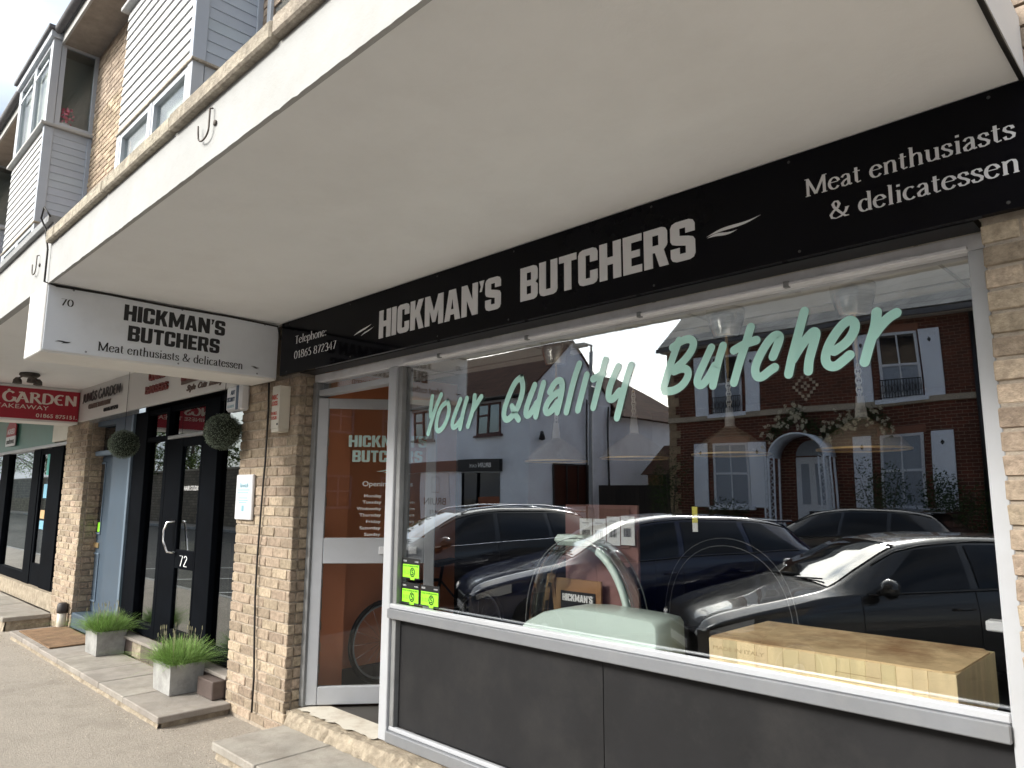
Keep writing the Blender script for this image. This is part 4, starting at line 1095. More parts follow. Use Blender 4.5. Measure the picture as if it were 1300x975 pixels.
# ------------------------------------------------------------------ steps
def steps(label, xs, y0, y1, zt_, parent_loc, edges=True):
    t = thing('doorstep', label, 'step', parent_loc, group='paved steps along the shopfronts')
    for i, (a, b) in enumerate(zip(xs, xs[1:])):
        MB().cbox(a + .004, y0 + random.uniform(-.006, .006), zt_ - .05, b - .004, y1, zt_ + random.uniform(-.003, .003), c=.006).build('paving_slab', SLAB, t)
    # rough mortar bed set back, jittered face
    mb = MB(); n = 90; rows = [[], [], []]
    for i in range(n + 1):
        x = xs[0] + .03 + (xs[-1] - xs[0] - .06)*i/n
        rows[0].append((x, y0 + .005 + random.uniform(-.012, .01), -.03)); rows[1].append((x, y0 + .022 + random.uniform(-.008, .008), zt_*.35)); rows[2].append((x, y0 + .028, zt_ - .045))
    mb.grid(rows, sm=False)
    mb.box(xs[0] + .03, y0 + .04, -.05, xs[-1] - .03, y1, zt_ - .051)
    mb.build('mortar_bed', SLABE, t)
    reparent_all(t); return t
steps('concrete slab step in front of the butcher door and window', [-4.80, -4.215, -3.6, -2.95, -2.3, -1.65, -1.0, -.35, .3, .95], -.455, .06, .098, (-3, -.2, 0))
steps('long slab step carrying the two planters, cracked at its near corner', [-10.2, -9.6, -8.9, -8.2, -7.47, -6.95, -6.34, -5.60], -.50, .03, .088, (-7.9, -.2, 0))
steps('slab step in front of the green-topped shop at far left', [-16.5, -15.6, -14.7, -13.8, -12.9, -12.0, -11.3, -10.72], -.47, .03, .165, (-13, -.2, 0))
# threshold
th = thing('threshold', 'rough worn concrete threshold under the butcher shopfront', 'threshold', (-3, .1, .1))
mb = MB(); n = 120; rows = [[] for _ in range(4)]
for i in range(n + 1):
    x = -4.80 + 4.29*i/n; j = random.uniform(-.012, .012)
    rows[0].append((x, .035 + j*.6, .10)); rows[1].append((x, .045 + random.uniform(-.008, .008), .15)); rows[2].append((x, .062 + random.uniform(-.012, .01), .185 + random.uniform(-.004, .003))); rows[3].append((x, .30, .199))
mb.grid(rows, sm=False); mb.build('rough_edge', SLABE, th)
mb = MB(); n = 26; lo = []; hi = []
for i in range(n + 1):
    x = -4.74 + .89*i/n; lo.append((x, .105 + random.uniform(-.02, .02), .2005)); hi.append((x, .30, .2005))
mb.grid([lo, hi], sm=False); mb.build('painted_top', mat('cream_threshold_paint', (.62, .58, .50), .7, dirt=.5, ds=6, dcol=(.35, .27, .2)), th)
reparent_all(th)
# brick plinth under number 72
pq = thing('plinth', 'brown tiled plinth under the black shopfront of number 72', 'plinth', (-7, .1, .1))
MB().box(-8.55, .10, .0, -5.72, .5, .232).build('core', MORTAR, pq)
brm = mat('brown_tile', (.13, .10, .09), .5, var=.25, vs=6, rnd=.15)
for i in range(12):
    MB().cbox(-8.55 + i*.236, .045, .088, -8.55 + (i+1)*.236 - .006, .099, .232, c=.004).build('plinth_tile', brm if i % 3 else SLABE, pq)
MB().cbox(-6.02, -.06, .090, -5.74, .042, .225, c=.006).build('plinth_tile', brm, pq)
MB().cbox(-8.56, .02, .234, -5.70, .14, .262, c=.004).build('plinth_cap', SLAB, pq)
reparent_all(pq)
tag(MB().cbox(-10.05, -.44, .089, -8.75, .02, .104, c=.004).build('doormat', MAT_), 'brown coir doormat on the slab step before the blue door', 'doormat')
MB().cbox(-10.04, .04, .10, -8.58, .30, .27, c=.01).build('blue_doorstep', BLUEP, None)
tag(bpy.data.objects['blue_doorstep'], 'blue painted sill block under the blue door', 'doorstep')

# ------------------------------------------------------------------ planters
def grass(parent, w_, d_, z0, n=2700):
    mb = MB()
    for i in range(n):
        x = random.uniform(-w_/2, w_/2); y = random.uniform(-d_/2, d_/2)
        a = random.uniform(0, 6.28); edge = (abs(x)/(w_/2) + abs(y)/(d_/2))/2
        ln = random.uniform(.10, .25)*(1.15 if random.random() < .1 else 1); lean = random.uniform(.1, 1.3)*(0.35 + edge)
        dx, dy = (x/(w_/2)*.7 + math.cos(a)*.6), (y/(d_/2)*.7 + math.sin(a)*.6)
        pts = []
        for k in range(5):
            t = k/4; pts.append(Vector((x + dx*lean*ln*t**1.6*1.3, y + dy*lean*ln*t**1.6*1.3, z0 + ln*(t - .28*lean*t*t*1.6))))
        sd = Vector((math.sin(a), -math.cos(a), 0)); wd_ = random.uniform(.0015, .0032)
        for k in range(4):
            w0 = wd_*(1 - k/4*.8); w1 = wd_*(1 - (k+1)/4*.8)
            mb.face([pts[k] - sd*w0, pts[k] + sd*w0, pts[k+1] + sd*w1, pts[k+1] - sd*w1])
    o = mb.build('grass', GRASS, parent, kind='stuff', fix=False)
    st = MB()
    for i in range(22):
        x = random.uniform(-w_/2, w_/2); y = random.uniform(-d_/2, d_/2); h = random.uniform(.2, .30)
        st.tube([(x, y, z0), (x*1.1, y*1.1, z0 + h*.6), (x*1.25, y*1.2, z0 + h)], [.0012, .001, .0008], 4)
        st.lathe([(0, 0), (.004, .01), (.003, .03), (0, .04)], (x*1.25, y*1.2, z0 + h - .01), 5)
    st.build('seed_heads', mat('seed_head', (.34, .32, .20), .8), parent, kind='stuff', fix=False)
def planter(loc, lb, w_=.27, d_=.37, h=.225):
    t = thing('planter', lb, 'planter', loc, group='square concrete planters of grass')
    mb = MB(); k = .93
    o_ = [(-d_/2, -w_/2), (d_/2, -w_/2), (d_/2, w_/2), (-d_/2, w_/2)]
    th_ = .022
    def ring(s, z, ins=0): return [((x - math.copysign(ins, x))*s, (y - math.copysign(ins, y))*s, z) for x, y in o_]
    r0, r1, r2, r3 = ring(k, 0), ring(1, h), ring(1, h, th_), ring(.98, h - .05, th_)
    mb.grid([r0, r1, r2, r3], sm=False, close=True); mb.face(r0[::-1]); 
    mb.build('pot', CONC, t)
    MB().box(-d_/2*.93 + th_, -w_/2*.93 + th_, h - .06, d_/2*.93 - th_, w_/2*.93 - th_, h - .04).build('soil', mat('soil', (.05, .035, .025), .95), t)
    grass(t, d_ - .03, w_ - .03, h - .04)
    return t
planter((-6.27, -.115, .09), 'concrete planter of long green grass nearest the camera on the slab step')
planter((-8.20, -.09, .09), 'concrete planter of long green grass in front of the blue door')

# ------------------------------------------------------------------ items on the first pier
ab = thing('alarm_box', 'white and navy burglar alarm box at the top left of the brick pier', 'alarm box', (-5.71, .03, 2.42), group='alarm boxes on the brick pier')
MB().cbox(-.13, -.085, -.105, .13, -.001, .105, c=.018).build('case', PWHITE, ab)
MB().cbox(.055, -.0885, -.098, .10, -.0855, .098, c=.001).build('navy_band', PBLUE, ab)
sans("ADT", 'lettering', PBLUE, ab, on_front, -.045, .03, .035, -.086, a1=.03, bold=.04)
bpy.data.objects.remove(bpy.data.objects['lettering']) if False else None
ab.children[-1].name = 'lettering' if ab.children else ''
sans("SECURITY", 'lettering', PBLUE, ab, on_front, -.10, -.025, .035, -.086, a1=.035, bold=.04)
sans("ALARMS", 'lettering', mat('pale_blue_print', (.45, .6, .68), .6), ab, on_front, -.10, -.075, .024, -.086, a1=.03)
a2 = thing('alarm_box', 'cream upright alarm box with red lettering near the butcher door', 'alarm box', (-5.01, .03, 2.29), group='alarm boxes on the brick pier')
MB().prism([(-.085, -.001), (-.085, -.055), (-.03, -.085), (.085, -.085), (.085, -.001)], -.16, .155, ax='z').build('case', PBOX, a2)
MB().prism([(-.082, -.001), (-.082, -.05), (-.03, -.08), (.08, -.08), (.08, -.001)], -.185, -.1605, ax='z').build('base', PBOX, a2)
sans("M&C", 'lettering', PRED, a2, on_front, -.028, .055, .038, -.0855, a1=.055, bold=.02)
sans("LOCKS", 'lettering', PRED, a2, on_front, -.028, .01, .034, -.0855, a1=.055, bold=.02)
sans("01865", 'lettering', PRED, a2, on_front, -.028, -.06, .026, -.0855, a1=.052)
sans("77578", 'lettering', PRED, a2, on_front, -.028, -.095, .026, -.0855, a1=.052)
MB().lathe([(.009, 0), (.007, -.004), (0, -.004)], (.065, -.085, -.13), 10, 'y').build('screw', BLACKM, a2)
nb = thing('notice_board', 'small framed white notice on the brick pier', 'notice', (-5.545, .03, 1.63))
MB().cbox(-.14, -.025, -.175, .14, -.0005, .175, c=.006).build('frame', PWHITE, nb)
MB().box(-.115, -.027, -.145, .115, -.0255, .135).build('sheet', mat('notice_paper', (.62, .72, .80), .5), nb)
NP = mat('teal_print', (.22, .42, .50), .7)
sans("Stretch", 'lettering', NP, nb, on_front, -.07, .075, .034, -.0272, a1=.075, shear=.2)
MB().box(-.10, -.0282, .052, .10, -.0272, .058).box(-.10, -.0282, .03, .08, -.0272, .036).box(-.07, -.0282, -.01, .07, -.0272, -.004).box(-.08, -.0282, -.028, .08, -.0272, -.022).box(-.07, -.0282, -.046, .06, -.0272, -.04).box(-.02, -.0282, -.11, .02, -.0272, -.065).build('printed_line', NP, nb)
pts = [(-5.22, .0, 2.50), (-5.225, .012, 2.3), (-5.235, .015, 2.05), (-5.23, .012, 1.9), (-5.245, .013, 1.75), (-5.26, .014, 1.5), (-5.275, .014, 1.2), (-5.27, .012, .9), (-5.245, .012, .6), (-5.215, .010, .35), (-5.215, .008, .1)]
tag(MB().tube(pts, .0075, 6).build('cable', CABLE), 'black cable wandering down the face of the first brick pier', 'cable')
bl = thing('drain_stub', 'short cream pipe stub with a black cap against the third brick pier', 'pipe', (-10.02, -.03, 0))
MB().lathe([(0, 0), (.05, 0), (.05, .26), (0, .26)], (0, 0, 0), 16).build('pipe', PBOX, bl)
MB().lathe([(0, .26), (.055, .26), (.06, .30), (.055, .36), (.04, .375), (0, .378)], (0, 0, 0), 16).build('cap', mat('dark_cap', (.05, .045, .045), .6), bl)

# ------------------------------------------------------------------ white boards + number 72 + blue door
wb = thing('fascia_sign', 'white fascia board with dark red and brown hairdressing lettering above number 72', 'sign', (-6.9, 0, 2.7))
MB().cbox(-8.385, -.006, 2.533, -5.51, .028, 2.938, c=.002).build('sign_board', BOARDW, wb)
DR = mat('dark_red_letters', (.16, .02, .015), .5); DB = mat('brown_panel', (.12, .08, .065), .6)
sans("UNISEX", 'lettering', DR, wb, on_front, -7.78, 2.79, .075, -.007, a1=-7.28, bold=.04, th=.02)
sans("BARBERS", 'lettering', DR, wb, on_front, -7.85, 2.66, .075, -.007, a1=-7.26, bold=.04, th=.02)
MB().prism([(-6.93, 2.66), (-6.0, 2.68), (-6.0, 2.87), (-6.93, 2.80)], -.018, -.0065, ax='y').build('logo_panel', DB, wb)
MB().prism([(-6.93, 2.83), (-6.5, 2.865), (-6.5, 2.93), (-6.93, 2.915)], -.018, -.0065, ax='y').build('logo_panel', DB, wb)
sans("DRESSING", 'lettering', DR, wb, on_front, -6.90, 2.695, .095, -.0185, a1=-6.04, bold=.05, th=.015)
sans("Style  Cuts  Beauty", 'lettering', DB, wb, on_front, -6.80, 2.59, .055, -.007, a1=-6.02, shear=.4, bold=.02, th=.008)
reparent_all(wb)
wc = thing('fascia_sign', 'white fascia board with raised black JUNGS GARDEN lettering above the blue door', 'sign', (-9.3, 0, 2.7))
MB().cbox(-10.20, -.006, 2.533, -8.40, .028, 2.938, c=.002).build('sign_board', BOARDW, wc)
serif("JUNGS GARDEN", 'lettering', LETTERB, wc, on_front, -10.02, -8.62, 2.755, .10, -.007, thick=.2, thin=.09, th=.02)
sans("CHINESE TAKEAWAY", 'lettering', DB, wc, on_front, -9.80, 2.665, .055, -.007, a1=-8.98, bold=.04, th=.01)
sans("01865 875151", 'lettering', LETTERB, wc, on_front, -9.2, 2.585, .045, -.007, a1=-8.72, th=.01)
reparent_all(wc)

s72 = thing('shopfront', 'black framed shopfront of number 72 with tall narrow panes', 'shopfront', (-7, .15, .25))
def fb_(n, m, *c): return MB().cbox(*c, c=.004).build(n, m, s72)
for (a, b) in ((-8.56, -8.19), (-7.66, -7.58), (-6.72, -6.40)):
    fb_('post', BLACKF, a, YF, .264, b, YF + .10, 2.525)
fb_('post', BLACKF, -5.80, YF, .264, -5.72, YF + .10, 2.525)
fb_('head_rail', BLACKF, -8.19, YF + .01, 2.48, -5.72, YF + .09, 2.524)
for (a, b) in ((-8.19, -7.66), (-6.40, -5.80)):
    fb_('transom_rail', BLACKF, a, YF + .01, 2.19, b, YF + .09, 2.24)
    fb_('bottom_rail', BLACKF, a, YF + .005, .264, b, YF + .09, .37)
    MB().box(a, YG, .37, b, YG + .006, 2.19).build('glass_pane', GLASS2, s72)
    MB().box(a, YG, 2.24, b, YG + .006, 2.48).build('transom_pane', GLASS2, s72)
fb_('transom_rail', ALUD, -7.58, YF - .006, 2.19, -6.72, YF + .09, 2.225)
MB().box(-7.58, YG, 2.225, -6.72, YG + .006, 2.48).build('transom_pane', GLASS2, s72)
reparent_all(s72)
d72 = thing('door', 'black framed glass door numbered 72 with a steel D handle', 'door', (-7.575, YF, .265))
w7 = .85
MB().cbox(0, .0, .005, .385, .05, 1.92, c=.004).build('stile', BLACKF, d72)
MB().cbox(w7 - .035, .0, .005, w7, .05, 1.92, c=.004).build('stile', BLACKF, d72)
MB().cbox(.386, .001, .005, w7 - .0355, .049, .15, c=.004).build('bottom_rail', BLACKF, d72)
MB().cbox(.386, .001, 1.84, w7 - .0355, .049, 1.92, c=.004).build('top_rail', BLACKF, d72)
MB().cbox(.386, .001, .70, w7 - .0355, .049, .87, c=.004).build('middle_rail', BLACKF, d72)
MB().box(.386, .02, .87, w7 - .035, .026, 1.84).build('glass_pane', GLASS2, d72)
MB().box(.386, .02, .15, w7 - .035, .026, .70).build('glass_pane', GLASS2, d72)
MB().tube([(.36, -.005, 1.13), (.31, -.06, 1.12), (.29, -.08, 1.05), (.31, -.085, .95), (.38, -.07, .85), (.42, -.005, .84)], .012, 8).build('handle', CHROME, d72)
serif("7", 'digit', PWHITE, d72, on_front, .50, .595, .725, .10, 0, thick=.06, thin=.03)
serif("2", 'digit', PWHITE, d72, on_front, .60, .70, .725, .10, 0, thick=.06, thin=.03)
sans("HAIR STUDIO", 'lettering', PAPER, d72, on_front, .45, 1.42, .045, .0195, a1=.80, th=.001)
# dim room behind 72
bx('room_floor', FLOORM, None, -8.56, .25, .10, -5.72, 3.5, .26, kind='structure')
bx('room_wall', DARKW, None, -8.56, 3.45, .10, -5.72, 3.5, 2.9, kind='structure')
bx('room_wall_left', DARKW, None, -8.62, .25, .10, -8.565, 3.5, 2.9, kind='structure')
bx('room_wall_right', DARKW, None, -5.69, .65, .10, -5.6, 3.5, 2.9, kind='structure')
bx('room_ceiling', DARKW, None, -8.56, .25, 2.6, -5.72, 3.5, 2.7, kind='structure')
tag(MB().cbox(-8.1, .5, .26, -7.55, .85, 1.15, c=.01).build('reception_desk', mat('pale_wood', (.42, .30, .20), .6, var=.15)), 'pale wooden reception desk inside the window of number 72', 'desk')

bd = thing('door', 'blue-grey panelled door with a narrow glass light and letter box, closed', 'door', (-10.05, .226, .27))
MB().cbox(0, 0, 0, .845, .045, 1.83, c=.004).build('leaf', BLUEP, bd)
MB().box(.10, -.006, .92, .30, -.0005, 1.74).build('glass_pane', DARKG, bd)
MB().box(.085, -.012, .90, .10, -.0005, 1.76).box(.30, -.012, .90, .315, -.0005, 1.76).box(.10, -.012, 1.74, .30, -.0005, 1.76).box(.10, -.012, .90, .30, -.0005, .92).build('beading', BLUEL, bd)
MB().box(.09, -.012, .12, .105, -.0005, .68).box(.33, -.012, .12, .345, -.0005, .68).box(.105, -.012, .665, .33, -.0005, .68).box(.105, -.012, .12, .33, -.0005, .135).build('beading', BLUEL, bd)
MB().cbox(.10, -.018, .74, .30, -.0005, .80, c=.004).build('letter_box', BRASS, bd)
MB().box(.20, -.0085, .93, .30, -.0065, 1.04).build('sticker', GREENL, bd)
MB().box(.11, -.0085, .93, .15, -.0065, 1.14).build('sticker', PAPER, bd)
bf = thing('door_frame', 'blue-grey painted door surround with a small top light, beside the black shopfront', 'door frame', (-9.3, .15, .27))
MB().cbox(-10.10, YF - .01, .27, -10.052, .28, 2.52, c=.004).build('jamb', BLUEP, bf)
MB().cbox(-9.20, YF - .01, .27, -8.62, .28, 2.52, c=.004).build('jamb', BLUEP, bf)
MB().cbox(-8.62, YF - .025, .27, -8.565, .28, 2.52, c=.004).build('edge_strip', BLUEL, bf)
MB().cbox(-10.05, YF - .005, 2.105, -9.205, .27, 2.16, c=.004).build('transom', BLUEL, bf)
MB().cbox(-10.05, YF - .005, 2.46, -9.205, .27, 2.52, c=.004).build('head', BLUEP, bf)
MB().box(-10.05, .22, 2.16, -9.205, .226, 2.46).build('top_light', DARKG, bf)
reparent_all(bf)

# ------------------------------------------------------------------ left shop
ls = thing('shopfront', 'dark framed estate agent style shopfront with a green transom band at far left', 'shopfront', (-13, .15, .3))
def lf(n, m, *c): return MB().cbox(*c, c=.004).build(n, m, ls)
for (a, b) in ((-12.95, -12.55), (-11.96, -11.35), (-15.1, -14.60), (-10.90, -10.80)):
    lf('post', BLACKF, a, YF, .36, b, YF + .10, 2.30)
lf('head_rail', ALUW, -16.5, YF - .03, 2.302, -10.98, YF + .1, 2.345)
lf('plinth', SLABE, -16.5, YF - .06, .15, -10.80, YF + .12, .359)
lf('green_band', GREENS, -16.5, YF - .02, 2.346, -11.75, YF + .08, 2.93)
lf('box_end', PBOX, -11.72, YF - .06, 2.36, -10.99, YF + .08, 2.93)
for (a, b, y) in ((-14.60, -12.95, YG), (-16.5, -15.1, YG), (-11.35, -10.90, YG)):
    MB().box(a, y, .50, b, y + .006, 2.30).build('glass_pane', GLASS2, ls); lf('bottom_rail', BLACKF, a, YF + .01, .36, b, YF + .09, .50)
reparent_all(ls)
ld = thing('door', 'narrow black glass door with small window stickers in the far left shop', 'door', (-12.548, YF + .01, .365))
MB().cbox(0, 0, 0, .08, .05, 1.93, c=.004).cbox(.505, 0, 0, .585, .05, 1.93, c=.004).cbox(.081, .001, 0, .504, .049, .3, c=.004).cbox(.081, .001, 1.85, .504, .049, 1.93, c=.004).build('frame', BLACKF, ld)
MB().box(.08, .02, .3, .505, .026, 1.85).build('glass_pane', GLASS2, ld)
MB().box(.25, .017, 1.22, .45, .019, 1.42).box(.2, .017, .78, .42, .019, .90).build('sticker', mat('blue_sticker', (.2, .45, .6), .5), ld)
MB().box(.2, .0165, .93, .42, .0185, 1.05).build('sticker', mat('tan_sticker', (.6, .4, .2), .5), ld)
MB().box(.3, .0165, 1.55, .42, .0185, 1.85).build('sticker', mat('teal_sticker', (.1, .45, .4), .5), ld)
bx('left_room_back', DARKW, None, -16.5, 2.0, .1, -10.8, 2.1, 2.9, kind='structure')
bx('left_room_floor', FLOORM, None, -16.5, .26, .1, -10.8, 2.0, .355, kind='structure')
ea = thing('hanging_board', 'small red and white house-shaped board hanging on the green band at far left', 'sign', (-14.34, .09, 2.42))
MB().prism([(-.33, .16), (.33, .16), (.33, .32), (0, .50), (-.33, .32)], -.012, 0, ax='y').build('red_part', REDS, ea)
MB().prism([(-.33, 0), (.33, 0), (.33, .159), (-.33, .159)], -.012, 0, ax='y').build('white_part', PWHITE, ea)
sans("AGREED", 'lettering', PWHITE, ea, on_front, -.26, .20, .085, -.0125, a1=.26, bold=.02)
sans("andrews", 'lettering', BLACKM, ea, on_front, -.26, .04, .09, -.0125, a1=.26, bold=.02)
cl = thing('spotlight', 'three-headed dark spotlight under the canopy above the red sign', 'light', (-9.2, -.77, 2.94))
MB().lathe([(0, 0), (.09, 0), (.10, -.02), (.08, -.04), (0, -.04)], (0, 0, 0), 20).build('base', RUST, cl)
for a in (0, 2.1, 4.2):
    x, y = .11*math.cos(a), .11*math.sin(a)
    MB().tube([(x*.5, y*.5, -.03), (x, y, -.06)], .008, 6).lathe([(.02, -.05), (.04, -.075), (.045, -.115), (.03, -.118), (0, -.118)], (x, y, 0), 12).build('spot_head', RUST, cl)

# ------------------------------------------------------------------ topiary balls
def ball(loc, lb, r_=.145):
    t = thing('topiary_ball', lb, 'topiary ball', loc, group='clipped topiary balls hung under the canopy')
    import bmesh
    bm = bmesh.new(); bmesh.ops.create_icosphere(bm, subdivisions=3, radius=r_*.9); me = bpy.data.meshes.new('core'); bm.to_mesh(me); bm.free(); me.materials.append(CORE)
    link_mesh('core', me, t)
    mb = MB()
    for i in range(3600):
        v = Vector((random.gauss(0, 1), random.gauss(0, 1), random.gauss(0, 1))).normalized(); c = v*r_*random.uniform(.86, 1.02)
        q = (v*random.uniform(.2, 1) + Vector((random.gauss(0, 1), random.gauss(0, 1), random.gauss(0, 1)))*.6).normalized()*random.uniform(.006, .011); p2 = q.orthogonal().normalized()*.004
        mb.face([c, c + q*.5 + p2, c + q, c + q*.5 - p2])
    mb.build('leaves', LEAFD, t, kind='stuff', fix=False)
    MB().tube([(0, 0, r_*.8), (0, 0, 2.94 - loc[2])], .0025, 5).build('hanging_wire', CABLE, t)
    return t
ball((-5.757, -.1, 2.149), 'round clipped topiary ball nearer the camera, by the brick pier with the alarms')
ball((-8.124, -.1, 2.156), 'round clipped topiary ball further left, in front of the blue door frame')
# ------------------------------------------------------------------ opposite side of the street (seen in the glass)
RB = brick_mat('red_brickwork', (.15, .048, .030), (.075, .030, .022), (.26, .20, .15))
BB = brick_mat('brown_brickwork', (.36, .19, .10), (.24, .12, .07), (.30, .23, .17))
STONEB = brick_mat('rubble_wall', (.30, .25, .19), (.20, .17, .13), (.16, .13, .10), bwid=.36, bh=.15, ms=.03)
SLATE = brick_mat('roof_slate', (.52, .50, .46), (.38, .37, .34), (.2, .19, .18), bwid=.3, bh=.22, ms=.012)
TILE = brick_mat('clay_tile', (.10, .055, .04), (.07, .04, .032), (.03, .02, .018), bwid=.26, bh=.2, ms=.014)
WRENDER = mat('whitewash', (.80, .86, .95), .85, var=.08, vs=1.2, bump=.2, bs=12, dirt=.3, ds=1.4, dcol=(.4, .42, .45))
STONE = mat('pale_stone', (.42, .36, .28), .9, var=.15, vs=5)
SHUT = mat('cool_white_shutter', (.80, .86, .96), .6, var=.05)  # white shutters, bluish cast of shade put into the colour
SASH = mat('white_sash', (.66, .70, .76), .5)
BLIND = mat('window_blind', (.30, .34, .40), .8)
YH = -13.62
hs = thing('brick_house', 'red brick villa with white shutters and arched porch, mirrored in the shop window', 'house', (-6.9, YH, 0))
MB().box(-10.57, -20.5, -.1, .2, YH, 5.42).build('wall', RB, hs)
MB().box(-10.60, YH - .02, 3.58, 0.23, YH + .05, 3.70).build('string_course', STONE, hs)
MB().box(-10.70, -20.9, 5.421, 0.6, YH + .20, 5.50).build('eaves_soffit', mat('pale_eaves', (.52, .48, .42), .8), hs)
MB().box(-10.76, YH + .221, 5.44, 0.65, YH + .30, 5.54).build('gutter', LEAD, hs)
rf = MB(); e = 5.502; yf_ = YH + .22; yr_ = YH - 3.45; yb_ = -20.9; zr = e + 3.15; xa, xb = -10.74, .64
for dz in (0, .09):
    rf.face([(xa, yf_, e + dz), (xb, yf_, e + dz), (xb, yr_, zr + dz), (xa, yr_, zr + dz)]); rf.face([(xa, yb_, e + dz), (xb, yb_, e + dz), (xb, yr_, zr + dz), (xa, yr_, zr + dz)])
rf.face([(xa, yf_, e), (xa, yf_, e + .09), (xa, yr_, zr + .09), (xa, yr_, zr)]); rf.face([(xa, yb_, e), (xa, yb_, e + .09), (xa, yr_, zr + .09), (xa, yr_, zr)])
rf.build('roof', SLATE, hs)
MB().prism([(YH, 5.42), (yr_, zr - .05), (-20.5, 5.42)], -10.57, -10.3, ax='x').build('gable_wall', RB, hs)
MB().box(-9.6, -17.6, 6.5, -8.7, -17.0, 9.2).build('chimney', RB, hs)
# quoins
q = MB()
for i in range(26):
    w_ = .30 if i % 2 else .18; q.box(-10.595, YH - .3, .1 + i*.205, -10.57 + w_, YH + .015, .1 + i*.205 + .195)
q.build('quoins', mat('buff_quoin', (.30, .22, .14), .9, var=.2, isl=.2), hs)
dm = MB()
for k in range(9):
    for j in range(9):
        dd = abs(k - 4) + abs(j - 4)
        if dd in (4, 1): dm.box(-6.89 + (k - 4)*.07 - .033, YH, 4.16 + (j - 4)*.075 - .033, -6.89 + (k - 4)*.07 + .033, YH + .012, 4.16 + (j - 4)*.075 + .033)
dm.build('diamond_pattern', mat('buff_header', (.55, .46, .34), .9), hs)
def sash(x0, x1, z0, z1, balcony):
    f = MB(); w_ = .055; y = YH
    f.box(x0, y - .02, z0, x0 + w_, y + .03, z1).box(x1 - w_, y - .02, z0, x1, y + .03, z1).box(x0 + w_, y - .02, z1 - w_, x1 - w_, y + .03, z1).box(x0 + w_, y - .02, z0, x1 - w_, y + .03, z0 + w_)
    m = (z0 + z1)/2; f.box(x0 + w_, y, m - .025, x1 - w_, y + .028, m + .025)
    xm = (x0 + x1)/2; f.box(xm - .014, y, z0 + w_, xm + .014, y + .024, z1 - w_)
    o = f.build('window', SASH, hs)
    MB().box(x0 + w_, y + .001, z0 + w_, x1 - w_, y + .006, z1 - w_).build('pane', mat('sash_pane', (.05, .06, .08), .08, spec=.8) if False else DARKG, o)
    MB().box(x0 + w_, y + .007, z0 + w_, x1 - w_, y + .009, (m if balcony else z1 - w_)).build('pane_panel', BLIND, o)
    MB().box(x0 - .12, y - .02, z0 - .09, x1 + .12, y + .09, z0).build('sill', SHUT, o)
    MB().box(x0 - .05, y - .02, z1, x1 + .05, y + .02, z1 + .16).build('lintel', mat('gauged_lintel', (.25, .11, .07), .9), o)
    if balcony:
        g = MB(); n = 14
        for i in range(n + 1):
            x = x0 + (x1 - x0)*i/n; g.box(x - .006, y + .10, z0 + .01, x + .006, y + .112, z0 + .38)
        g.box(x0, y + .095, z0 + .38, x1, y + .118, z0 + .40).box(x0, y + .095, z0 + .02, x1, y + .118, z0 + .035)
        for i in range(7):
            cx = x0 + (x1 - x0)*(i + .5)/7
            g.tube([(cx + .045*math.cos(u), y + .106, z0 + .2 + .09*math.sin(u)) for u in [6.283*k/10 for k in range(11)]], .006, 4, caps=False)
        g.build('balcony_rail', BLACKM, o)
def shutter(x0, x1, z0, z1):
    o = MB().cbox(x0, YH + .005, z0, x1, YH + .045, z1, c=.004).build('shutter', SHUT, hs)
    c = ((x0 + x1)/2, z1 - .24)
    MB().prism([(c[0] - .04, c[1]), (c[0], c[1] - .06), (c[0] + .04, c[1]), (c[0], c[1] + .06)], YH + .0455, YH + .048, ax='y').build('cut_out', BLACKM, o)
for (x0, x1) in ((-9.26, -8.48), (-5.28, -4.48)): sash(x0, x1, 3.72, 5.15, True)
for (x0, x1) in ((-9.30, -8.38), (-5.365, -4.505)): sash(x0, x1, 1.45, 2.97, False)
for (x0, x1) in ((-9.76, -9.38), (-8.37, -8.02), (-5.78, -5.44), (-4.44, -4.05)): shutter(x0, x1, 3.70, 5.17)
for (x0, x1) in ((-9.84, -9.45), (-8.36, -7.93), (-5.92, -5.55), (-4.36, -3.96)): shutter(x0, x1, 1.42, 2.98)
do = MB().cbox(-7.20, YH, .55, -6.46, YH + .05, 2.56, c=.004).build('door', SASH, hs)
MB().box(-7.08, YH + .051, 1.5, -6.90, YH + .055, 2.40).build('pane', BLIND, do)
MB().box(-6.76, YH + .051, 1.5, -6.58, YH + .055, 2.40).build('pane', BLIND, do)
MB().box(-6.95, YH + .051, 1.28, -6.70, YH + .06, 1.36).build('letter_box', BLACKM, do)
MB().prism([(-6.83 + .37*math.cos(R(a)), 2.60 + .36*math.sin(R(a))) for a in range(0, 181, 15)], YH + .001, YH + .04, ax='y').build('fanlight', BLIND, hs)
ar = MB(); g = []
for i in range(19):
    a = math.pi*i/18; c, s_ = math.cos(a), math.sin(a)
    g.append([(-6.95 + .66*c, YH + .65, 2.55 + .56*s_), (-6.95 + .66*c, YH + .0, 2.55 + .56*s_), (-6.95 + .62*c, YH + .0, 2.55 + .52*s_), (-6.95 + .62*c, YH + .65, 2.55 + .52*s_)])
ar.grid(g, close=True); ar.build('porch_arch', WRENDER, hs)
lt = MB()
for x in (-7.60, -6.32):
    for dy in (.05, .62): lt.box(x - .02, YH + dy, .35, x + .02, YH + dy + .03, 2.55)
    lt.box(x - .14, YH + .60, .35, x - .11, YH + .63, 2.55).box(x + .11, YH + .60, .35, x + .14, YH + .63, 2.55)
    for k in range(15):
        z = .4 + k*.145
        lt.tube([(x - .12, YH + .615, z), (x + .12, YH + .615, z + .17)], .009, 4).tube([(x + .12, YH + .615, z), (x - .12, YH + .615, z + .17)], .009, 4)
lt.build('trellis', WRENDER, hs)
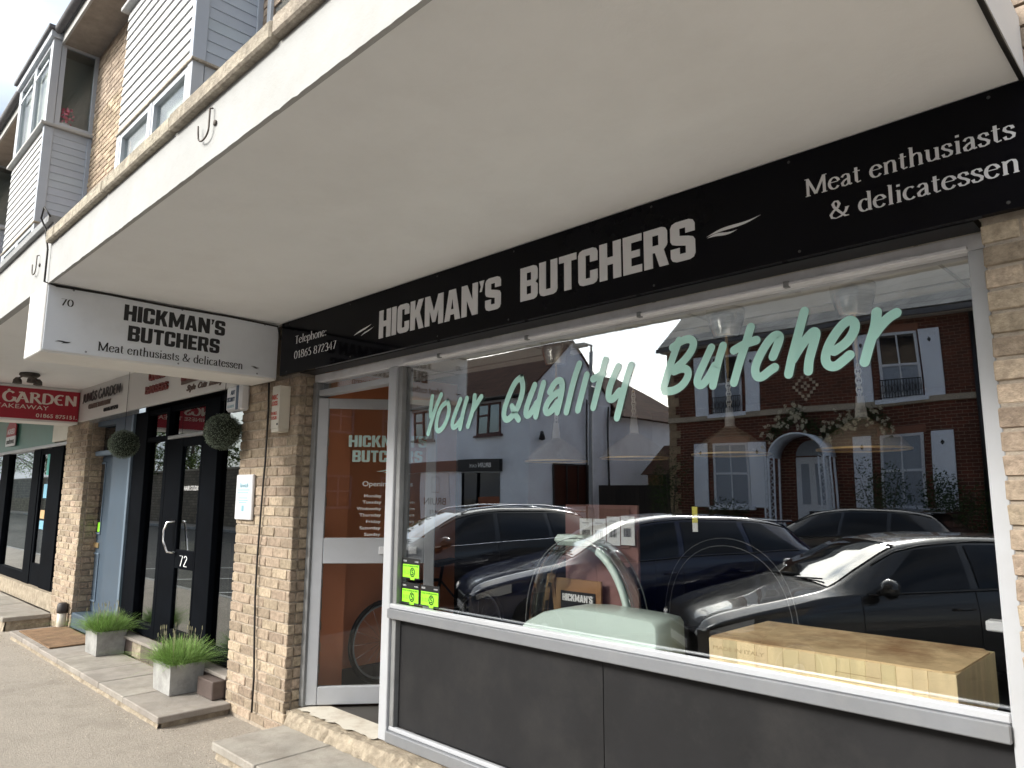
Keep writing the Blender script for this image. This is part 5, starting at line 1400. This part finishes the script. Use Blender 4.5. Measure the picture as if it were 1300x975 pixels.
MB().box(-7.7, YH, .08, -6.2, YH + .8, .54).build('porch_step', STONE, hs)
MB().tube([(-3.45, YH + .06, .1), (-3.45, YH + .06, 5.4)], .05, 8).build('drainpipe', BLACKM, hs)
reparent_all(hs)

def leaves(mb, c, rx, ry, rz, n, s):
    for i in range(n):
        while True:
            v = Vector((random.uniform(-1, 1), random.uniform(-1, 1), random.uniform(-1, 1)))
            if v.length <= 1: break
        p = Vector((c[0] + v.x*rx, c[1] + v.y*ry, c[2] + v.z*rz)); q = Vector((random.gauss(0, 1), random.gauss(0, 1), random.gauss(0, 1))).normalized()*s*random.uniform(.7, 1.3); r_ = q.orthogonal().normalized()*s*.45
        mb.face([p - q, p + r_, p + q, p - r_])
rose = thing('climbing_rose', 'climbing rose with cream flowers over the porch of the mirrored house', 'plant', (-6.8, YH + .1, .35))
mb = MB(); fl = MB()
for i in range(46):
    t = i/45; x = -7.75 + 2.6*t; z = 3.02 + .25*math.sin(t*9) + .35*math.sin(t*3.2) + random.uniform(-.1, .12)
    leaves(mb, (x, YH + .16, z), .16, .1, .14, 34, .035)
    if random.random() < .75: 
        for _ in range(4): leaves(fl, (x + random.uniform(-.15, .15), YH + .30, z + random.uniform(-.2, .2)), .04, .02, .04, 14, .03)
mb.build('foliage', LEAFB, rose, kind='stuff', fix=False); fl.build('blossom', mat('cream_petal', (.75, .70, .55), .6), rose, kind='stuff', fix=False)
MB().tube([(-7.75, YH + .1, .35), (-7.8, YH + .1, 1.6), (-7.7, YH + .12, 2.6), (-7.2, YH + .15, 3.2)], [.03, .025, .02, .01], 6).build('stem', BARK, rose)
reparent_all(rose)
def shrub(name, loc, rx, rz, n, lb, m=LEAFB, s=.034, cat='shrub', blob=7, grp=None):
    t = thing(name, lb, cat, loc, group=grp); mb = MB()
    for k in range(blob):
        c = (random.uniform(-.6, .6)*rx, random.uniform(-.4, .4)*rx, rz*(.45 + random.uniform(0, .45))); leaves(mb, c, rx*.5, rx*.4, rz*.3, int(1.6*n)//blob, s)
    mb.build('foliage', m, t, kind='stuff', fix=False)
    st = MB()
    for k in range(5):
        a = random.uniform(0, 6.28); st.tube([(0, 0, 0), (.2*rx*math.cos(a), .2*rx*math.sin(a), rz*.4), (.6*rx*math.cos(a), .5*rx*math.sin(a), rz*.85)], [.02, .014, .005], 5)
    st.build('stem', BARK, t)
    return t
G_ = 'front garden shrubs of the mirrored house'
shrub('shrub', (-5.1, -12.9, .33), .75, 2.0, 900, 'tall airy shrub in front of the right ground floor window', grp=G_)
shrub('shrub', (-3.9, -12.9, .33), .7, 1.7, 1300, 'dense bush at the right end of the mirrored front garden', grp=G_)
shrub('shrub', (-8.8, -13.0, .33), .7, 1.15, 1100, 'low leafy shrub below the left ground floor window', grp=G_)
shrub('shrub', (-10.3, -13.1, .33), .55, 2.3, 900, 'dark shrub growing up the left corner of the mirrored house', grp=G_)
pf = thing('picket_fence', 'low white picket fence along the mirrored front garden', 'fence', (-8, -12.3, .08))
pm = MB().prism([(0, 0), (.07, 0), (.07, 1.0), (.035, 1.07), (0, 1.0)], 0, .02, ax='y').mesh('picket', SASH)
for i in range(28): link_mesh('picket', pm, pf, (-10.5 + i*.13, -12.32, .08))
MB().box(-10.52, -12.30, .35, -6.85, -12.27, .42).box(-10.52, -12.30, .85, -6.85, -12.27, .92).build('rail', SASH, pf)
reparent_all(pf)

# cafe
cf = thing('cafe_building', 'white rendered gabled cafe with brown tiled roof, mirrored in the shop window', 'building', (-18, -15, 0))
YC = -13.12; XE = -15.3; YB = -17.37; ym = (YC + YB)/2
w_ = MB(); w_.box(-22.5, YB, -.1, XE, YC, 4.84)
w_.prism([(YC, 4.841), (ym, 6.74), (YB, 4.841)], -15.55, XE, ax='x'); w_.build('wall', WRENDER, cf)
r_ = MB()
for (y0, y1) in ((YC + .22, ym), (YB - .22, ym)):
    z0 = 4.62 if True else 0
    r_.face([(-22.7, y0, 4.72), (XE + .05, y0, 4.72), (XE + .05, y1, 6.80), (-22.7, y1, 6.80)])
    r_.face([(-22.7, y0, 4.64), (XE + .05, y0, 4.64), (XE + .05, y1, 6.745), (-22.7, y1, 6.745)])
    r_.face([(XE + .05, y0, 4.64), (XE + .05, y0, 4.72), (XE + .05, y1, 6.80), (XE + .05, y1, 6.745)])
r_.build('roof', TILE, cf)
MB().tube([(-22.7, YC + .28, 4.70), (XE, YC + .28, 4.70)], .05, 8).build('gutter', BLACKM, cf)
BRF = mat('brown_window_frame', (.09, .03, .025), .5)
def cwin(x0, x1, z0, z1, tr=.38):
    f = MB(); t = .06; y = YC
    f.box(x0, y - .02, z0, x0 + t, y + .04, z1).box(x1 - t, y - .02, z0, x1, y + .04, z1).box(x0 + t, y - .02, z1 - t, x1 - t, y + .04, z1).box(x0 + t, y - .02, z0, x1 - t, y + .04, z0 + t)
    xm = (x0 + x1)/2 ; f.box(xm - .035, y, z0 + t, xm + .035, y + .038, z1 - t).box(x0 + t, y, z1 - tr - .03, xm - .035, y + .036, z1 - tr + .03)
    f.box(x0 - .08, y - .02, z0 - .07, x1 + .08, y + .12, z0 - .001)
    o = f.build('window', BRF, cf); MB().box(x0 + t, y + .001, z0 + t, x1 - t, y + .008, z1 - t).build('pane', mat('sky_pane', (.25, .27, .28), .03, metal=.9), o)
cwin(-17.56, -16.45, 3.60, 4.60); cwin(-20.93, -19.85, 3.60, 4.60)
MB().box(-22.0, YC, 2.44, -18.35, YC + .10, 2.80).build('brown_fascia', mat('brown_fascia', (.10, .05, .04), .5), cf)
cs = MB().box(-18.34, YC, 2.42, -16.39, YC + .14, 2.82).build('sign_board', BLACKM, cf)
def on_back(x0, z0, sx, sz, y): return lambda u, v, d: (x0 - u*sx, y + d, z0 + v*sz)
sans("BRUIN", 'lettering', PAPER, cs, on_back, -16.75, 2.55, .15, YC + .141, a1=-16.75 + .6, bold=.03, th=.004)
sans("CAFÉ", 'lettering', PAPER, cs, on_back, -17.42, 2.55, .09, YC + .141, a1=-17.42 + .36, bold=.02, th=.004)
MB().box(-18.2, YC + .001, .08, -16.5, YC + .02, 2.38).build('shop_window', DARKG, cf)
MB().box(-17.45, YC + .021, .5, -16.5, YC + .04, 1.62).build('orange_panel', mat('rust_panel', (.22, .06, .02), .6), cf)
MB().box(-17.5, YC + .021, .08, -17.42, YC + .06, 2.38).box(-18.25, YC + .021, .08, -18.2, YC + .06, 2.38).build('shop_frame', BLACKF, cf)
bo = MB().box(-20.44, YC, .2, -18.94, YC + .03, 2.40).build('white_board', PWHITE, cf)
sans("BRUIN", 'lettering', BLACKM, bo, on_back, -19.1, 1.35, .24, YC + .031, a1=-19.1 + 1.15, th=.004)
sans("CAFE", 'lettering', BLACKM, bo, on_back, -19.35, 1.02, .16, YC + .031, a1=-19.35 + .65, th=.004)
rg = MB(); ribbon(rg, [(.5, .0), (.5, .5), (.1, .5), (.1, 0), (.5, 0)], lambda a, b: .012, lambda u, v, d: (-19.35 - u, YC + .031 + d, 1.75 + v), .003); rg.build('bear_frame', mat('grey_outline', (.3, .3, .32), .6), bo, fix=False)
MB().box(-22.3, YC, .1, -20.5, YC + .02, 2.42).build('side_window', mat('brown_glass', (.06, .035, .03), .1), cf)
gw = MB(); gy0, gy1 = -14.24, -16.05
gw.box(XE - .02, gy1, 1.3, XE + .03, gy0, 1.36).box(XE - .02, gy1, 2.61, XE + .03, gy0, 2.67)
for y in (gy0, -14.84, -15.44, gy1): gw.box(XE - .02, y - .03, 1.36, XE + .035, y + .03, 2.61)
o = gw.build('window', BLACKM, cf); MB().box(XE + .001, gy1, 1.36, XE + .008, gy0, 2.61).build('pane', mat('red_brown_pane', (.06, .022, .015), .12), o)
MB().tube([(XE + .06, -15.9, .1), (XE + .06, -15.9, 4.9)], .035, 8).tube([(XE + .06, YB + .2, 4.75), (XE + .06, YB + .2, .1)], .035, 8).build('drainpipe', BLACKM, cf)
MB().lathe([(0, 0), (.12, .04), (.05, .3), (0, .32)], (XE + .12, -13.6, 3.35), 8).build('lantern', BLACKM, cf)
reparent_all(cf)
rw = thing('rear_wing', 'lower white wing with a dark hipped roof behind the mirrored cafe', 'building', (-16.5, -20, 0))
MB().box(-19.5, -22.6, -.1, -15.32, -17.38, 4.42).build('wall', WRENDER, rw)
r_ = MB(); e = 4.43
A_, B_, C_, D_ = (-15.05, -17.38, e), (-15.05, -22.9, e), (-19.8, -22.9, e), (-19.8, -17.38, e); U, V_ = (-17.3, -17.38, e + 1.9), (-17.3, -20.3, e + 1.9)
r_.face([A_, B_, V_, U]); r_.face([B_, C_, V_]); r_.face([C_, D_, U, V_]); r_.face([A_, D_, C_, B_]); r_.face([A_, U, D_]); r_.build('roof', TILE, rw)
reparent_all(rw)
gt = thing('timber_gate', 'dark timber yard gate between the mirrored cafe and the brick house', 'gate', (-12, -16.6, 0))
for i in range(26):
    MB().box(-15.25 + i*.18, -16.62, .07, -15.25 + i*.18 + .17, -16.58, 2.0 + (.35 if i > 13 else 0)).build('plank', mat('dark_plank', (.03, .024, .02), .8, rnd=.3) if i == 0 else bpy.data.materials['dark_plank'], gt)
reparent_all(gt)
tb = thing('outbuilding', 'small brown roofed outbuilding behind the timber gate', 'building', (-13, -19, 0))
MB().box(-14.6, -21, -.1, -11.0, -18.5, 2.4).build('wall', BB, tb)
MB().prism([(-18.2, 2.4), (-19.7, 3.5), (-21.2, 2.4)], -14.7, -10.9, ax='x').build('roof', TILE, tb)
reparent_all(tb)
lp = thing('street_lamp', 'tall grey street lamp beside the mirrored white gable', 'street lamp', (-12.05, -12.12, .08))
MB().lathe([(.09, 0), (.09, 1.2), (.055, 1.3), (.05, 5.45), (0, 5.46)], (0, 0, 0), 12).build('column', ALUD, lp)
MB().tube([(0, 0, 5.35), (0, 0, 5.62), (-.12, 0, 5.66), (-.2, 0, 5.66)], .03, 8).build('arm', ALUD, lp)
MB().cbox(-.55, -.09, 5.62, -.15, .09, 5.72, c=.02).build('lamp_head', ALUD, lp)
MB().cbox(-.02, -.10, 4.0, .1, .10, 4.5, c=.02).build('sign_box', ALUD, lp)
# house further right (mirrored in the open door)
h2 = thing('brick_house', 'plain brown brick house with white windows, mirrored in the open door', 'house', (10, -14, 0))
MB().box(4.0, -21, -.1, 18, -13.9, 5.6).build('wall', BB, h2)
MB().prism([(-13.5, 5.6), (-17.4, 8.4), (-21.4, 5.6)], 3.8, 18.2, ax='x').build('roof', TILE, h2)
for x in (5.6, 8.0, 10.6, 13.4):
    for z in (1.2, 3.7):
        f = MB(); f.box(x, -13.9, z, x + 1.2, -13.86, z + .07).box(x, -13.9, z + 1.03, x + 1.2, -13.86, z + 1.1).box(x, -13.9, z + .07, x + .07, -13.86, z + 1.03).box(x + 1.13, -13.9, z + .07, x + 1.2, -13.86, z + 1.03).box(x + .57, -13.9, z + .07, x + .63, -13.862, z + 1.03).box(x + .07, -13.9, z + .55, x + 1.13, -13.864, z + .6)
        o = f.build('window', SASH, h2); MB().box(x + .07, -13.9, z + .07, x + 1.13, -13.89, z + 1.03).build('pane', DARKG, o)
reparent_all(h2)
# stone wall and trees further left
sw = thing('garden_wall', 'long stone boundary wall across the street, mirrored in the left shop windows', 'wall', (-40, -13, 0))
MB().box(-135, -13.4, -.1, -22.7, -13.0, 2.9).build('masonry', STONEB, sw)
MB().box(-135, -13.45, 2.901, -22.7, -12.95, 3.0).build('coping', STONE, sw)
reparent_all(sw)
def tree(loc, h, r_, lb, n=2600):
    t = thing('tree', lb, 'tree', loc, group='trees behind the stone wall')
    MB().tube([(0, 0, 0), (.1, .05, h*.3), (.0, -.05, h*.62), (.05, 0, h*.85)], [.2, .15, .09, .03], 8).build('trunk', BARK, t)
    lb_ = MB()
    for k in range(7):
        a = k*.9; z = h*(.35 + .06*k); lb_.tube([(0, 0, z), (r_*.4*math.cos(a), r_*.4*math.sin(a), z + h*.12), (r_*.75*math.cos(a), r_*.75*math.sin(a), z + h*.18)], [.07, .045, .015], 6)
    lb_.build('limb', BARK, t)
    mb = MB()
    for k in range(26):
        a = random.uniform(0, 6.28); q = random.uniform(.15, .85)*r_; z = h*random.uniform(.42, .98); sq = 1 - abs(z/h - .68)*1.3
        leaves(mb, (q*math.cos(a)*sq, q*math.sin(a)*sq, z), r_*.32, r_*.32, h*.085, n//26, .11)
    mb.build('crown', LEAF, t, kind='stuff', fix=False)
TL2 = ['far tree beyond the bend, rounder than the others', 'far tree with the widest crown', 'distant tree at the road end', 'second most distant tree at the road end', 'most distant tree of all']
for i, x in enumerate((-66, -79, -93, -109, -126)):
    tree((x, -15 - i, -.1), 8.5 + i*.8, 5.0 + i*.5, TL2[i], n=2600)
TL = ['first tree behind the stone wall, next to the mirrored cafe', 'second tree behind the stone wall, taller than its neighbours', 'third tree behind the stone wall, rather thin', 'broad tree in the middle of the row behind the stone wall', 'fifth tree behind the stone wall, leaning over the coping', 'furthest tree behind the stone wall']
for i, x in enumerate((-25, -29, -33, -38, -45, -55)):
    tree((x, -14.8 - (i % 2)*1.2, -.1), 6.2 + (i % 3)*.9, 2.9 + (i % 2)*.5, TL[i], n=4200)

# ------------------------------------------------------------------ cars
def pchip(xs, ys, x):
    if x <= xs[0]: return ys[0]
    if x >= xs[-1]: return ys[-1]
    n = len(xs); d = [(ys[i+1]-ys[i])/(xs[i+1]-xs[i]) for i in range(n-1)]
    def m(i):
        if i == 0: return d[0]
        if i == n-1: return d[-1]
        return 0 if d[i-1]*d[i] <= 0 else 2*d[i-1]*d[i]/(d[i-1]+d[i])
    for i in range(n-1):
        if x <= xs[i+1]:
            h = xs[i+1]-xs[i]; t = (x-xs[i])/h; m0, m1 = m(i)*h, m(i+1)*h
            return (2*t**3-3*t**2+1)*ys[i]+(t**3-2*t**2+t)*m0+(-2*t**3+3*t**2)*ys[i+1]+(t**3-t**2)*m1
TYRE = mat('tyre', (.015, .015, .015), .8); CGL = mat('car_glass', (.004, .005, .007), .03, spec=.45); WSG = mat('windscreen_glass', (.015, .018, .02), .02, spec=1.0, coat=1.0); TRIM = mat('car_trim', (.02, .02, .022), .5)
REDL = mat('tail_lens', (.35, .01, .01), .15, coat=1); HEADL = mat('head_lens', (.35, .37, .4), .08, metal=.6)
def car(label, loc, rz, paint, H=1.46, L=4.35, W=.89, rails=False, seed=0):
    t = thing('parked_car', label, 'car', loc, rz, group='cars parked in the street')
    k = L/4.35; hs_ = H/1.46
    X = [v*k for v in (0, .06, .3, .8, 1.12, 1.5, 1.98, 2.6, 3.3, 3.85, 4.15, 4.30, 4.35)]
    ZT = [v*hs_ for v in (.58, .70, .80, .91, .985, 1.18, 1.395, 1.46, 1.45, 1.38, 1.16, .98, .60)]
    ZB = [v*hs_ for v in (.56, .66, .75, .86, .93, .945, .96, .985, 1.02, 1.05, 1.04, .95, .58)]
    HB = [W*v for v in (.62, .78, .88, .95, .97, .975, .98, .99, .98, .95, .91, .86, .80)]
    HR = [W*v for v in (.50, .62, .70, .78, .80, .73, .66, .67, .66, .64, .68, .70, .66)]
    f = lambda Y, x: pchip(X, Y, x)
    def sec(x, s):
        zt, zb, hb, hr = f(ZT, x), f(ZB, x), f(HB, x), f(HR, x)
        zb = min(zb, zt - .02)
        low = [(0, .2), (hb*.90, .2), (hb*.97, .28), (hb*1.0, .45*hs_), (hb*1.015, .62*hs_), (hb*1.0, (.62*hs_ + zb)/2 + .02), (hb*.965, zb)]
        e = zt - .035*min(1, (zt - zb)/.2)
        up_ = [(hb*.965 + (hr - hb*.965)*q + .02*math.sin(q*math.pi)*min(1, (zt-zb)*3), zb + (e - zb)*q) for q in (.12, .5, .88, 1)]
        top = [(hr*.92, zt - .012), (hr*.6, zt), (0, zt + .008)]
        return [(x, s*y, z) for y, z in low + up_ + top]
    N_ = 64; mb = MB()
    for s in (1, -1):
        rows = [sec(L*i/N_, s) for i in range(N_ + 1)]
        mb.grid(rows)
    mb.face([p for p in sec(0, 1)[::-1]] + [p for p in sec(0, -1)][1:-1]); mb.face([p for p in sec(L, 1)] + [p for p in sec(L, -1)[::-1]][1:-1])
    body = mb.build('body', paint, t)
    def side(x, q, s, off=.008):
        zt, zb, hb, hr = f(ZT, x), f(ZB, x), f(HB, x), f(HR, x); zb = min(zb, zt - .02); e = zt - .035*min(1, (zt - zb)/.2)
        y = hb*.965 + (hr - hb*.965)*q + .02*math.sin(q*math.pi)*min(1, (zt-zb)*3)
        return (x, s*(y + off), zb + (e - zb)*q + off*.3)
    def patch(xa0, xa1, xb0, xb1, s, nm, m):
        g = []
        for i in range(9):
            u = i/8; g.append([side((xa0 + (xa1 - xa0)*u)*(1 - v) + (xb0 + (xb1 - xb0)*u)*v, .07 + .83*v, s) for v in [j/6 for j in range(7)]])
        MB().grid(g).build(nm, m, t)
    for s in (1, -1):
        patch(1.42*k, 2.38*k, 2.02*k, 2.42*k, s, 'side_window', CGL); patch(2.46*k, 3.25*k, 2.49*k, 3.22*k, s, 'side_window', CGL); patch(3.32*k, 3.95*k, 3.30*k, 3.55*k, s, 'quarter_window', CGL)
        # chrome waist line
        MB().tube([side(x*k, .02, s, .012) for x in (1.45, 2.0, 2.6, 3.2, 3.7, 3.95)], .008, 5).build('waist_trim', CHROME if rails else TRIM, t)
        MB().tube([side(x*k, .97, s, .006) for x in (1.6, 1.85, 2.1, 2.6, 3.2, 3.7, 3.9)], .007, 5).build('drip_trim', TRIM, t)
        # mirror
        mx_, my_, mz_ = side(1.55*k, .0, s)
        MB().lathe([(0, -.07), (.055, -.06), (.085, -.02), (.085, .03), (.06, .07), (0, .08)], (mx_, my_ + s*.16, mz_ + .07), 12, 'x').build('wing_mirror', paint, t)
        MB().tube([(mx_, my_ - s*.02, mz_ + .02), (mx_, my_ + s*.1, mz_ + .05)], .02, 6).build('mirror_arm', TRIM, t)
        # door seams and handles
        for xx in (1.38, 2.42, 3.32):
            pts = [(xx*k, s*(f(HB, xx*k)*c_ + .003), z_) for c_, z_ in ((1.0, .34), (1.0, .45*hs_), (1.015, .62*hs_), (1.0, .8*hs_), (.965, f(ZB, xx*k)))]
            MB().tube(pts, .004, 4).build('door_seam', TRIM, t)
        for xx in (2.2, 3.1): MB().tube([(xx*k, s*(f(HB, xx*k)*1.0 + .02), .83*hs_), (xx*k + .17, s*(f(HB, xx*k)*1.0 + .02), .835*hs_)], .012, 6).build('door_handle', paint, t)
        for xx, nm in ((.78, 'wheel'), (3.50, 'wheel')):
            y = s*(f(HB, xx*k) - .07)
            MB().lathe([(0, .012*s), (.37, .012*s), (.37, -.02*s), (0, -.02*s)], (xx*k, s*(f(HB, xx*k)*1.003), .34), 28, 'y').build('wheel_arch', TRIM, t)
            o = MB().lathe([(.20, .08*s), (.30, .085*s), (.325, .05*s), (.325, -.1*s), (.2, -.1*s)], (xx*k, y, .325), 28, 'y').build(nm, TYRE, t)
            MB().lathe([(0, .088*s), (.05, .09*s), (.06, .07*s), (.19, .075*s), (.21, .088*s), (.215, .06*s)], (xx*k, y + .0*s, .325), 20, 'y').build('rim', ALU, o)
        hl = MB(); g = []
        for i in range(6):
            x = (.07 + .36*i/5)*k; zt, zb, hb = f(ZT, x), f(ZB, x), f(HB, x)
            g.append([(x - .006, s*(hb*1.012), z) for z in (max(.60*hs_, zb - .13), zb - .09, zb - .035)])
        hl.grid(g).build('headlight', HEADL, t)
        tl = MB(); g = []
        for i in range(5):
            x = L - (.02 + .25*i/4)*k; hb = f(HB, x); g.append([(x + .006, s*(hb*1.012 + .004), z) for z in (.80*hs_, .88*hs_, .95*hs_)])
        tl.grid(g).build('tail_light', REDL, t)
        if rails: MB().tube([(x*k, s*f(HR, x*k)*.92, f(ZT, x*k) + h_) for x, h_ in ((1.95, 0), (2.1, .035), (2.7, .04), (3.3, .04), (3.75, .035), (3.85, 0))], .014, 6).build('roof_rail', CHROME, t)
    def cross(xa, xb, nm, m, off=.008, ua=.93):
        g = []
        for i in range(9):
            x = xa + (xb - xa)*i/8; zt, hr = f(ZT, x), f(HR, x)
            row = []
            for j in range(-8, 9):
                u = j/8*ua; au = abs(u)
                z = zt + .008*(1 - au) if au < .6 else zt - .012*((au - .6)/.32)
                row.append((x - (off if xa < 2*k else -off)*.6, hr*u, z + off))
            g.append(row)
        MB().grid(g).build(nm, m, t)
    cross(1.17*k, 1.90*k, 'windscreen', WSG); cross(3.90*k, 4.14*k, 'rear_window', WSG)
    MB().tube([(1.14*k, -.45, f(ZT, 1.14*k) + .02), (1.2*k, .05, f(ZT, 1.2*k) + .03)], .008, 5).tube([(1.14*k, .05, f(ZT, 1.14*k) + .02), (1.2*k, .5, f(ZT, 1.2*k) + .03)], .008, 5).build('wiper', TRIM, t)
    MB().cbox(-.012, -.30, .36*hs_, .03, .30, .58*hs_, c=.01).build('grille', TRIM, t)
    MB().cbox(-.02, -.26, .40*hs_, -.0125, .26, .48*hs_, c=.002).build('number_plate', PWHITE, t)
    MB().cbox(3.86*k, -.5, f(ZT, 3.86*k) - .0, 4.08*k, .5, f(ZT, 3.86*k) + .03, c=.01).build('spoiler', paint, t)
    return t
PB = mat('charcoal_paint', (.028, .027, .026), .22, metal=.3, coat=1.0); PN = mat('navy_paint', (.006, .010, .045), .15, metal=.1, coat=.9); PK = mat('black_paint', (.004, .004, .005), .2, coat=.6)
def place_car(vx, vy, th_, label, paint, **k):
    # nose at virtual (vx, vy) in the mirror world -> real side of the glass; th_ heading of the rear from the glass normal
    y = 2*YG - vy; rx, ry = math.sin(R(th_)), -math.cos(R(th_)); rz = math.atan2(ry, rx)
    zc = road_z(y + ry*2.2); return car(label, (vx, y, zc), rz, paint, **k)
place_car(-4.0, 3.75, 42, 'charcoal hatchback nearest the shop window, its bonnet mirrored beside the chopping block', PB, H=1.44)
place_car(-6.85, 3.45, 33, 'navy family car mirrored in the middle of the shop window', PN, H=1.56, L=4.5)
place_car(-9.7, 3.1, 20, 'black estate car with chrome roof rails mirrored at the left of the shop window', PK, H=1.6, L=4.6, rails=True)
c = car('dark hatchback parked across the road in front of the mirrored brick house', (-7.3, -10.75, road_z(-10.75)), 0, mat('dark_grey_paint', (.025, .027, .032), .2, metal=.4, coat=1.0), H=1.52, L=4.2)
print('objects', len(COL.objects))
